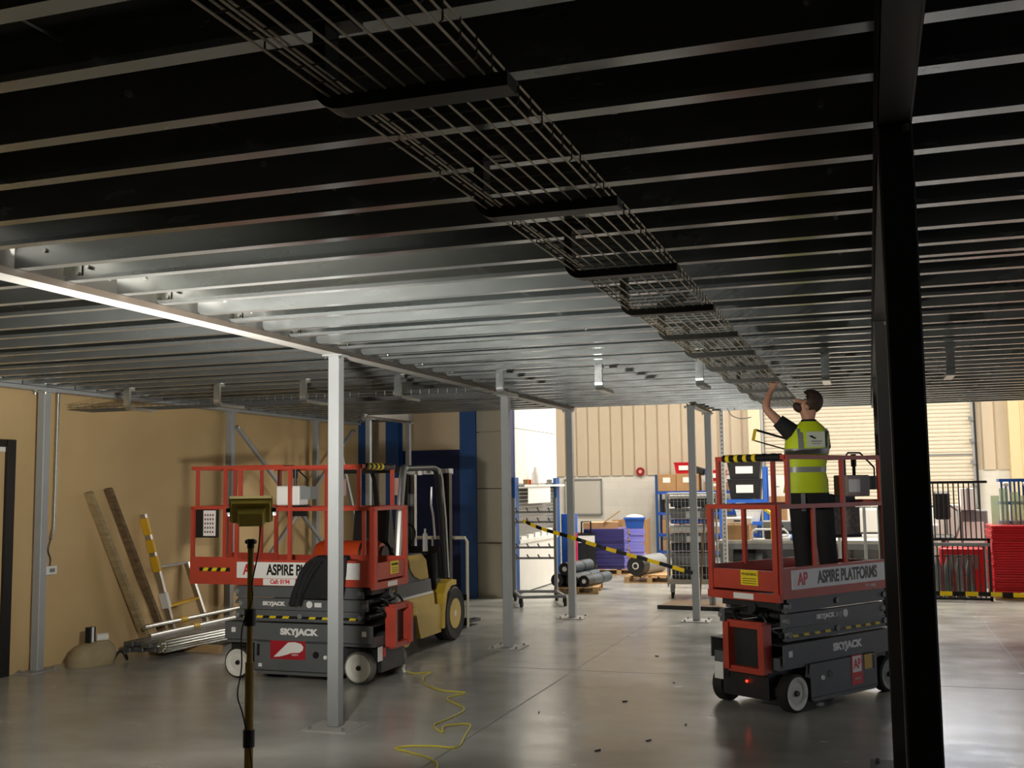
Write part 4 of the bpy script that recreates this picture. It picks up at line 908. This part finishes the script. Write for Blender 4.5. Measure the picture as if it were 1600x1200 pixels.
# pallet truck / machine between
t = thing('pallet_truck', 'dark hand truck behind the far post left of the purple stack', 'truck', (-6.0, 22.9, 0), R(20)); B(-.2, .2, -.3, .3, .15, .9).build('body', m_black, t); MB().tube([(-.1, -.25, .9), (-.1, -.3, 1.15), (.1, -.3, 1.15), (.1, -.25, .9)], .02, 8).build('handle', m_blackm, t, smooth=True); B(-.18, .18, -.32, -.3, .7, .85).build('label', m_paper, t)
for x in (-.2, .2): MB().cyl((x - .03, -.2, .13), (x + .03, -.2, .13), .13, 16).build('wheel', m_rubber, t, smooth=True)
# ---------------------------------------------------------------- wire cage trolley
cg = thing('wire_cage', 'tall wire cage trolley full of grey trays behind the far posts', 'cage trolley', (-2.98, 18.75, 0), R(8))
for x in (-.42, .42):
    for y in (-.38, .38): MB().cyl((x, y, .2), (x, y, 1.78), .017, 8).build('corner_post', m_silver, cg, smooth=True)
B(-.44, .44, -.4, .4, .24, .32).build('base_tray', mat('cage_base', (166, 158, 144), .5), cg)
for z in (.55, 1.78):
    for s in (-.38, .38): MB().cyl((-.42, s, z), (.42, s, z), .01, 6).build('rail', m_silver, cg)
bar_ = MB().cyl((0, 0, .3), (0, 0, 1.78), .004, 5).build('cage_bar', m_silver, cg, loc=(-.36, -.38, 0))
for i in range(1, 12): inst(bar_, cg, (-.36 + .065 * i, -.38, 0))
for i in range(11):
    inst(bar_, cg, (-.42, -.32 + .065 * i, 0)); inst(bar_, cg, (.42, -.32 + .065 * i, 0))
hb = MB().cyl((-.42, 0, 0), (.42, 0, 0), .004, 5).build('cage_bar', m_silver, cg, loc=(0, -.38, .7))
for z in (.4, .95, 1.2, 1.45, 1.65): inst(hb, cg, (0, -.38, z))
for x in (-.36, .36):
    for y in (-.32, .32):
        ca = MB().bx(x - .03, x + .03, y - .03, y + .03, .1, .24).build('caster', m_grey, cg); MB().cyl((x - .02, y + .03, .06), (x + .02, y + .03, .06), .06, 14).build('caster_wheel', m_rubber, ca, smooth=True)
for i, (z, h, m_) in enumerate(((.33, .2, m_black), (.55, .22, m_grey), (.8, .12, m_black), (.95, .14, m_grey), (1.12, .1, m_paper), (1.26, .07, m_bluep), (1.36, .16, m_grey), (1.55, .14, m_black), (1.7, .05, m_paper))):
    t = thing('cage_tray', f'{["lowest", "second", "third", "fourth", "fifth", "sixth", "seventh", "eighth", "topmost"][i]} tray from the bottom inside the wire cage', 'tray', (-2.98, 18.78, z), R(8), 'trays in the wire cage')
    MB().bx(-.36, .36, -.3, .3, 0, h * .85).build('tray', m_, t, bevel=.01); B(-.38, .38, -.32, .32, h * .85, h * .95).build('rim', m_, t)
    if i in (3, 6): B(-.1, .14, -.335, -.33, .0, h * .7).build('label', m_paper, t)
tag(MB().cyl((-2.48, 16.0, .0), (-2.485, 17.0, 1.62), .014, 8).build('broom_stick', mat('stick_brown', (120, 92, 48), .6), smooth=True), 'brown stick leaning between the two far posts', 'stick')
t = thing('floor_board', 'dark flat board lying on the floor at the far posts', 'board', (-2.45, 17.15, 0), R(-6)); B(-.75, .55, -.45, .45, .02, .05).build('board', mat('dark_board', (116, 92, 66), .6, 0, .15, 5), t); B(-.75, .55, -.47, -.45, 0, .06).build('front_edge', m_black, t)
t = thing('rack_upright', 'tall white perforated rack upright behind the wire cage', 'upright', (-2.5, 19.4, 0)); MB().bx(-.04, .04, -.03, .03, 0, 3.5).build('column', m_decalw, t)
for i in range(40): B(-.012, .012, -.033, -.03, .3 + .075 * i, .33 + .075 * i).build('slot', m_grey, t)
# ---------------------------------------------------------------- blue shelving against the back wall
shv = thing('shelf_unit', 'blue steel shelving loaded with boxes along the back wall', 'shelving', (-5.46, 28.5, 0))
for x in (0, 1.35, 2.66):
    for y in (0, .6): B(x - .03, x + .03, y - .03, y + .03, 0, 2.35 if x else 2.2).build('upright', m_blue, shv)
for z in (.1, .55, 1.12, 1.68): B(0, 2.66, -.02, .62, z, z + .07).build('shelf', mat('shelf_blue', (42, 84, 180), .45), shv)
def carton(x, y, z, w, d, h, lab, m_=m_card, grp='cartons on the blue shelving', lbl=True, rz=0):
    t = thing('carton', lab, 'box', (x, y, z), rz, grp)
    MB().bx(-w / 2, w / 2, -d / 2, d / 2, 0, h).build('carton_body', m_, t, bevel=.006); B(-.025, .025, -d / 2 - .003, d / 2 + .003, h - .002, h + .003).build('tape', mat('parcel_tape', (206, 188, 150), .4), t)
    if lbl: B(-w * .2, w * .2, -d / 2 - .004, -d / 2, h * .5, h * .8).build('label', m_paper, t)
    return t
carton(-5.18, 28.75, 1.75, .5, .5, .46, 'left brown carton on the top of the blue shelving')
carton(-4.62, 28.75, 1.75, .6, .5, .46, 'wide brown carton with pale tape on the blue shelving top')
def bin_(x, y, z, w, h, m_, lab, grp):
    t = thing('plastic_bin', lab, 'bin', (x, y, z), 0, grp)
    MB().loft([[(-w * .42, -.2, 0), (w * .42, -.2, 0), (w * .42, .2, 0), (-w * .42, .2, 0)], [(-w / 2, -.24, h), (w / 2, -.24, h), (w / 2, .24, h), (-w / 2, .24, h)]]).build('bin_body', m_, t); B(-w * .25, w * .25, -.235, -.225, h * .3, h * .7).build('label', m_paper, t); B(-w / 2 - .01, w / 2 + .01, -.25, .25, h - .03, h).build('rim', m_, t)
bin_(-4.72, 28.75, 2.22, .5, .3, m_redp, 'red bin on the wide carton', 'red bins on the shelving'); bin_(-3.85, 28.75, 2.0, .45, .3, m_redp, 'red bin near the far posts on the shelving top', 'red bins on the shelving')
carton(-3.9, 28.75, 1.75, .6, .5, .24, 'low brown carton under the right red bin')
tag(MB().bx(-.2, .2, -.15, .15, 0, .18).build('black_case', m_black, loc=(-4.4, 28.75, 2.22), rot=(0, .3, 0), bevel=.03), 'black case tilted beside the red bin', 'case')
for i in range(4):
    bin_(-5.1 + .62 * i, 28.7, 1.19, .5, .34, [m_black, m_grey, m_black, m_bluep][i], f'{["first", "second", "third", "fourth"][i]} bin from the left on the middle blue shelf', 'bins on the middle shelf')
    carton(-5.1 + .62 * i, 28.75, .62, .46, .45, .38, f'{["first", "second", "third", "fourth"][i]} carton from the left on the low blue shelf')
    carton(-5.1 + .62 * i, 28.75, .17, .46, .45, .3, f'{["first", "second", "third", "fourth"][i]} carton from the left on the bottom blue shelf')
carton(-5.85, 27.6, 0, .65, .5, 1.05, 'tall plain cardboard box left of the blue shelving', m_card, 'floor cartons', False); carton(-6.2, 28.3, 0, .8, .5, 1.0, 'wide cardboard box behind the purple stack', m_card, 'floor cartons', False)
# blue and black bins in front of the cream column
for i, (z, h, m_) in enumerate(((1.55, .5, m_black), (2.05, .45, m_black))):
    bin_(-3.0, 27.6, z, .85, h, m_, ['lower black bin seen above the worker lift rail', 'upper black bin seen above the worker lift rail'][i], 'stacked black bins')
t = thing('blue_rack', 'blue steel rack holding the black bins', 'rack', (-3.05, 27.6, 0))
for x in (-.55, .55):
    for y in (-.3, .3): B(x - .04, x + .04, y - .04, y + .04, 0, 2.35).build('upright', m_bluep, t)
for z in (.9, 1.45): B(-.55, .55, -.33, .33, z, z + .08).build('shelf', m_bluep, t)
bin_(-2.95, 27.6, .98, .6, .3, m_paper, 'white bin on the lower shelf of the blue rack', 'white bins')
# wall fittings
al = thing('fire_alarm', 'round red alarm bell on the back wall', 'alarm', (-6.08, 29.42, 2.3)); MB().cyl((0, .06, 0), (0, 0, 0), .12, 24).build('bell', mat('bell_red', (150, 34, 36), .4), al, smooth=True); MB().cyl((0, 0, 0), (0, -.01, 0), .05, 16).build('centre', mat('bell_pink', (220, 170, 165), .5), al, smooth=True)
nb_ = thing('notice_board', 'pale framed notice board on the back wall', 'notice board', (-7.75, 29.46, 1.12)); B(-.53, .53, -.01, .02, 0, .98).build('board', mat('board_pale', (196, 192, 182), .5), nb_)
for a in ((-.55, .55, .96, 1.0), (-.55, .55, -.02, .02)): B(a[0], a[1], -.03, .01, a[2], a[3]).build('frame', m_grey, nb_)
for x in (-.55, .52): B(x, x + .03, -.03, .01, 0, .98).build('frame', m_grey, nb_)

# ---------------------------------------------------------------- workbench behind the worker lift
bn = thing('workbench', 'long grey workbench cluttered behind the worker lift', 'workbench', (-1.25, 20.4, 0))
B(-1.45, 1.55, -.4, .4, .84, .9).build('worktop', mat('bench_top', (196, 192, 182), .5), bn); B(-1.45, 1.55, -.38, .38, .40, .46).build('lower_shelf', m_white, bn); B(-1.45, 1.55, -.41, -.39, .74, .84).build('apron', m_grey, bn); B(-1.4, 1.5, .3, .34, .46, .84).build('back_panel', m_grey, bn)
for x in (-1.4, 0, 1.5):
    for y in (-.36, .36): B(x - .03, x + .03, y - .03, y + .03, 0, .84).build('leg', m_grey, bn)
bench = [('brown carton on the left of the workbench', -2.35, .5, .26, m_card), ('grey tool case on the workbench', -1.55, .6, .2, m_grey), ('black case under the grey tool case', -1.35, .5, .12, m_black)]
carton(-2.4, 20.3, .9, .5, .4, .28, 'brown carton on the left of the workbench', m_card, 'things on the workbench', False)
for lab, x, w, h, m_, z in (('pale papers heaped on the bench carton', -2.4, .55, .12, m_paper, 1.185), ('grey tool case on the workbench', -1.62, .62, .18, m_grey, 1.06), ('black case under the grey tool case', -1.6, .6, .16, m_black, .9), ('white carton right of the tool case', -1.05, .4, .26, m_paper, .9)):
    t = thing('case', lab, 'case', (x, 20.45, z), R(random.uniform(-8, 8)), 'things on the workbench'); MB().bx(-w / 2, w / 2, -.2, .2, 0, h).build('body', m_, t, bevel=.015); B(-.06, .06, -.22, -.2, h * .4, h * .6).build('latch', m_blackm, t)
t = thing('cloth_heap', 'blue and white cloth heap on the workbench', 'cloth', (-1.25, 20.15, .9)); MB().sphere((0, 0, .04), (.34, .2, .08), 16, 8).build('blue_cloth', mat('cloth_blue', (96, 130, 190), .8, 0, .3, 9, .3), t, smooth=True); MB().sphere((-.25, -.05, .04), (.2, .14, .07), 14, 8).build('pale_cloth', m_paper, t, smooth=True)
t = thing('yellow_stand', 'yellow forked stand rising from the workbench', 'stand', (-1.72, 20.15, .9)); MB().cyl((0, 0, .0), (0, 0, .48), .045, 10).build('stem', m_yel, t, smooth=True); MB().tube([(0, 0, .46), (-.12, 0, .55), (-.3, 0, .64)], .03, 8).build('arm', m_yel, t, smooth=True); MB().tube([(0, 0, .46), (.1, 0, .55), (.2, 0, .6)], .03, 8).build('arm', m_yel, t, smooth=True)
t = thing('bent_tube_hoop', 'white bent tube frame lying on the workbench', 'frame', (-1.75, 20.0, .9)); MB().tube([(-.33, 0, .02), (-.33, 0, .16), (-.27, 0, .2), (.24, 0, .2), (.3, 0, .14), (.3, 0, .02)], .018, 8).build('tube', m_decalw, t, smooth=True); B(-.36, .33, -.02, .02, 0, .02).build('foot', m_decalw, t)
t = thing('vacuum', 'dark motor lying on the lower shelf of the workbench', 'motor', (-2.25, 20.2, .46)); MB().cyl((-.2, 0, .14), (.2, 0, .14), .14, 16).build('drum', m_black, t, smooth=True); MB().cyl((.2, 0, .12), (.32, 0, .12), .08, 12).build('nozzle', m_grey, t, smooth=True)
for i, x in enumerate((-.55, -.12, .12)):
    t = thing('white_stand', ['left white tube stand at the right of the bench', 'middle white tube stand at the right of the bench', 'right white tube stand at the right of the bench'][i], 'stand', (x, 19.7, 0), 0, 'white tube stands'); MB().cyl((0, 0, .04), (0, 0, 1.5), .028, 8).build('pole', m_silver, t, smooth=True); B(-.2, .2, -.2, .2, 0, .04).build('foot', m_grey, t)
    MB().cyl((-.1, 0, 1.5), (.12, 0, 1.5), .018, 8).build('top_bar', m_silver, t, smooth=True)
for i in range(3):
    t = thing('white_sheet_pack', ['lowest white pack behind the worker legs', 'middle white pack behind the worker legs', 'top white pack behind the worker legs'][i], 'pack', (-.1, 22.3, .0 + .48 * i), R(4), 'white packs behind the bench'); MB().bx(-.6, .6, -.4, .4, 0, .45).build('pack', m_paper, t, bevel=.02); B(-.61, .61, -.02, .02, .1, .452).build('strap', m_grey, t)

# ---------------------------------------------------------------- black barred fence, red stack, glass
fe = thing('barred_fence', 'black barred steel fence right of the big black post', 'fence', (.45, 18.9, 0))
for z in (.03, .9, .985, 1.915): B(-.0, 1.35, -.02, .02, z - .02, z + .02).build('rail', m_blackm, fe)
B(0, 1.35, -.03, .03, .88, .93).build('mid_rail', m_grey, fe)
for x in (0, 1.31): B(x, x + .04, -.02, .02, 0, 1.0).build('post', m_blackm, fe)
fb = MB().cyl((0, 0, .03), (0, 0, .9), .011, 6).build('bar', m_blackm, fe, loc=(.08, 0, 0)); fb2 = MB().cyl((0, 0, .985), (0, 0, 1.92), .011, 6).build('bar', m_blackm, fe, loc=(.06, 0, 0))
for i in range(1, 16): inst(fb, fe, (.08 + .078 * i, 0, 0)); inst(fb2, fe, (.06 + .078 * i, 0, 0))
def haz_tape(name, label, pts, w=.06, n_d=8):
    t = thing(name, label, 'tape'); pts = smooth_path(pts, 8); 
    for i in range(0, len(pts) - 1, 2):
        k2 = (i // 2) % 2; mb_ = MB()
        for j in range(i, min(i + 2, len(pts) - 1)): mb_.bar(pts[j], pts[j + 1], .003, w)
        mb_.build('black_band' if k2 else 'yellow_band', m_tapek if k2 else m_tapey, t)
    return t
haz_tape('hazard_tape', 'hazard tape strung from the wheeled rack to the far posts', [(-5.62, 17.3, 1.36), (-4.95, 16.2, 1.27), (-4.28, 15.3, 1.2), (-3.7, 15.32, 1.02), (-3.1, 15.35, .86), (-2.45, 15.34, .68)], .055)
haz_tape('hazard_tape', 'hazard tape stretched low along the barred fence and red stack', [(.3, 18.8, .13), (1.0, 18.8, .12), (1.76, 18.8, .12), (2.4, 18.6, .13), (3.2, 18.5, .14)], .07)
pallet((2.55, 19.6, 0), 0, 'pallet under the red sheet stack', 1.4, 1.0)
for i in range(26):
    dx, dy = random.uniform(-.012, .012), random.uniform(-.015, .015)
    tag(MB().bx(-.7, .7, -.5, .5, 0, .039).build('red_sheet', m_redp, loc=(2.55 + dx, 19.6 + dy, .122 + .0415 * i), bevel=.006), 'red plastic sheet in the tall stack right of the barred fence', 'sheet', 'red sheet stack')
for i in range(7):
    tag(MB().bx(-.065, .065, -.006, .006, 0, .48 + .06 * ((i * 2) % 3)).build('glass_strip', m_glassg, loc=(1.95 + .15 * i, 19.3 + .06 * (i % 2), 1.204), rot=(R(-3 - 2 * (i % 3)), 0, R(8 * (i % 2)))), 'pale green glass sheet standing on the red stack', 'glass sheet', 'glass sheets on the red stack')
cr_ = thing('blue_crate', 'blue slatted crate on top of the red stack', 'crate', (2.45, 19.75, 1.21))
for z in (.0, .32, .7): B(-.4, .4, -.2, .2, z, z + .05).build('crate_frame', m_bluep, cr_)
for i in range(12): B(-.38 + .066 * i, -.35 + .066 * i, -.2, -.18, .05, .7).build('slat', m_bluep, cr_)
for x in (-.3, .0): MB().sphere((x, -.22, .66), (.05, .03, .04), 10, 6).build('foot_pad', m_paper, cr_, smooth=True)
# clutter behind the fence
t = thing('office_chair', 'dark padded chair behind the barred fence', 'chair', (1.2, 20.6, 0)); MB().bx(-.14, .14, -.05, .05, 1.25, 1.75).build('backrest', m_black, t, bevel=.04); MB().bx(-.2, .2, -.22, .22, .9, .98).build('seat', m_black, t, bevel=.04); MB().cyl((0, 0, .1), (0, 0, .9), .04, 10).build('column', m_grey, t, smooth=True); MB().cyl((0, 0, .02), (0, 0, .1), .26, 12).build('base', m_black, t, smooth=True)
for s in (-1, 1): MB().tube([(s * .2, -.15, .95), (s * .27, -.15, 1.15), (s * .27, .05, 1.4), (s * .14, .05, 1.5)], .02, 8).build('armrest', m_grey, t, smooth=True)
for i, (x, y, w, d, h, m_, lab) in enumerate(((.75, 21.2, .8, .5, 1.15, m_paper, 'white machine cabinet behind the fence left half'), (1.75, 21.4, .5, .5, 1.4, m_grey, 'grey machine cabinet behind the fence right half'), (1.45, 20.2, .7, .4, .78, m_redp, 'red low cabinet behind the fence'), (.7, 19.9, .3, .3, .4, m_card, 'small brown crate low behind the fence'))):
    t = thing('cabinet', lab, 'cabinet', (x, y, 0), 0, 'cabinets behind the fence'); MB().bx(-w / 2, w / 2, -d / 2, d / 2, 0, h).build('casing', m_, t, bevel=.02); B(-w * .35, w * .35, -d / 2 - .01, -d / 2, h * .55, h * .85).build('front_panel', m_grey if m_ is not m_grey else m_paper, t); B(-.1, .1, -d / 2 - .03, -d / 2, h * .4, h * .44).build('handle', m_blackm, t)
for i, (x, w, h) in enumerate(((.72, .5, .2), (1.3, .45, .3), (1.68, .25, .4))):
    t = thing('white_parcel', ['low white parcel on the cabinet behind the fence', 'middle white parcel on the cabinet behind the fence', 'tall white parcel on the cabinet behind the fence'][i], 'parcel', (x, 21.25, (1.15, 0.0, 1.4)[i]), 0, 'white parcels behind the fence'); MB().bx(-w / 2, w / 2, -.15, .15, 0, h + (1.2 if i == 1 else 0)).build('parcel_body', m_paper, t, bevel=.01); B(-.02, .02, -.153, .153, 0, h + (1.202 if i == 1 else .002)).build('strap', m_grey, t)
for i in range(4):
    t = thing('metal_cylinder', f'{["first", "second", "third", "fourth"][i]} upright steel cylinder behind the lower fence bars', 'cylinder', (1.02 + .17 * i, 19.45 + .1 * (i % 2), 0), 0, 'steel cylinders behind the fence'); MB().lathe([(.06, 0), (.07, .02), (.07, .5), (.04, .58), (.025, .66), (.002, .67)], None, 14).build('shell', m_trunk, t, smooth=True); MB().cyl((-.04, 0, .68), (.04, 0, .68), .015, 8).build('valve', m_blackm, t, smooth=True)
for i in range(9):
    a = random.uniform(0, 6); tag(MB().bar((0, 0, .004), (.05 * math.cos(a), .05 * math.sin(a), .006), .012, .008).build('floor_scrap', m_black, loc=((-2.2, -1.9, -1.5, -2.8, -1.7, .55, -2.4, -1.2, -2.0)[i], (9.6, 10.6, 8.8, 9.0, 8.2, 7.6, 12.2, 13.6, 7.8)[i], 0)), 'tiny dark scrap lying on the polished concrete', 'scrap', 'scraps on the concrete')
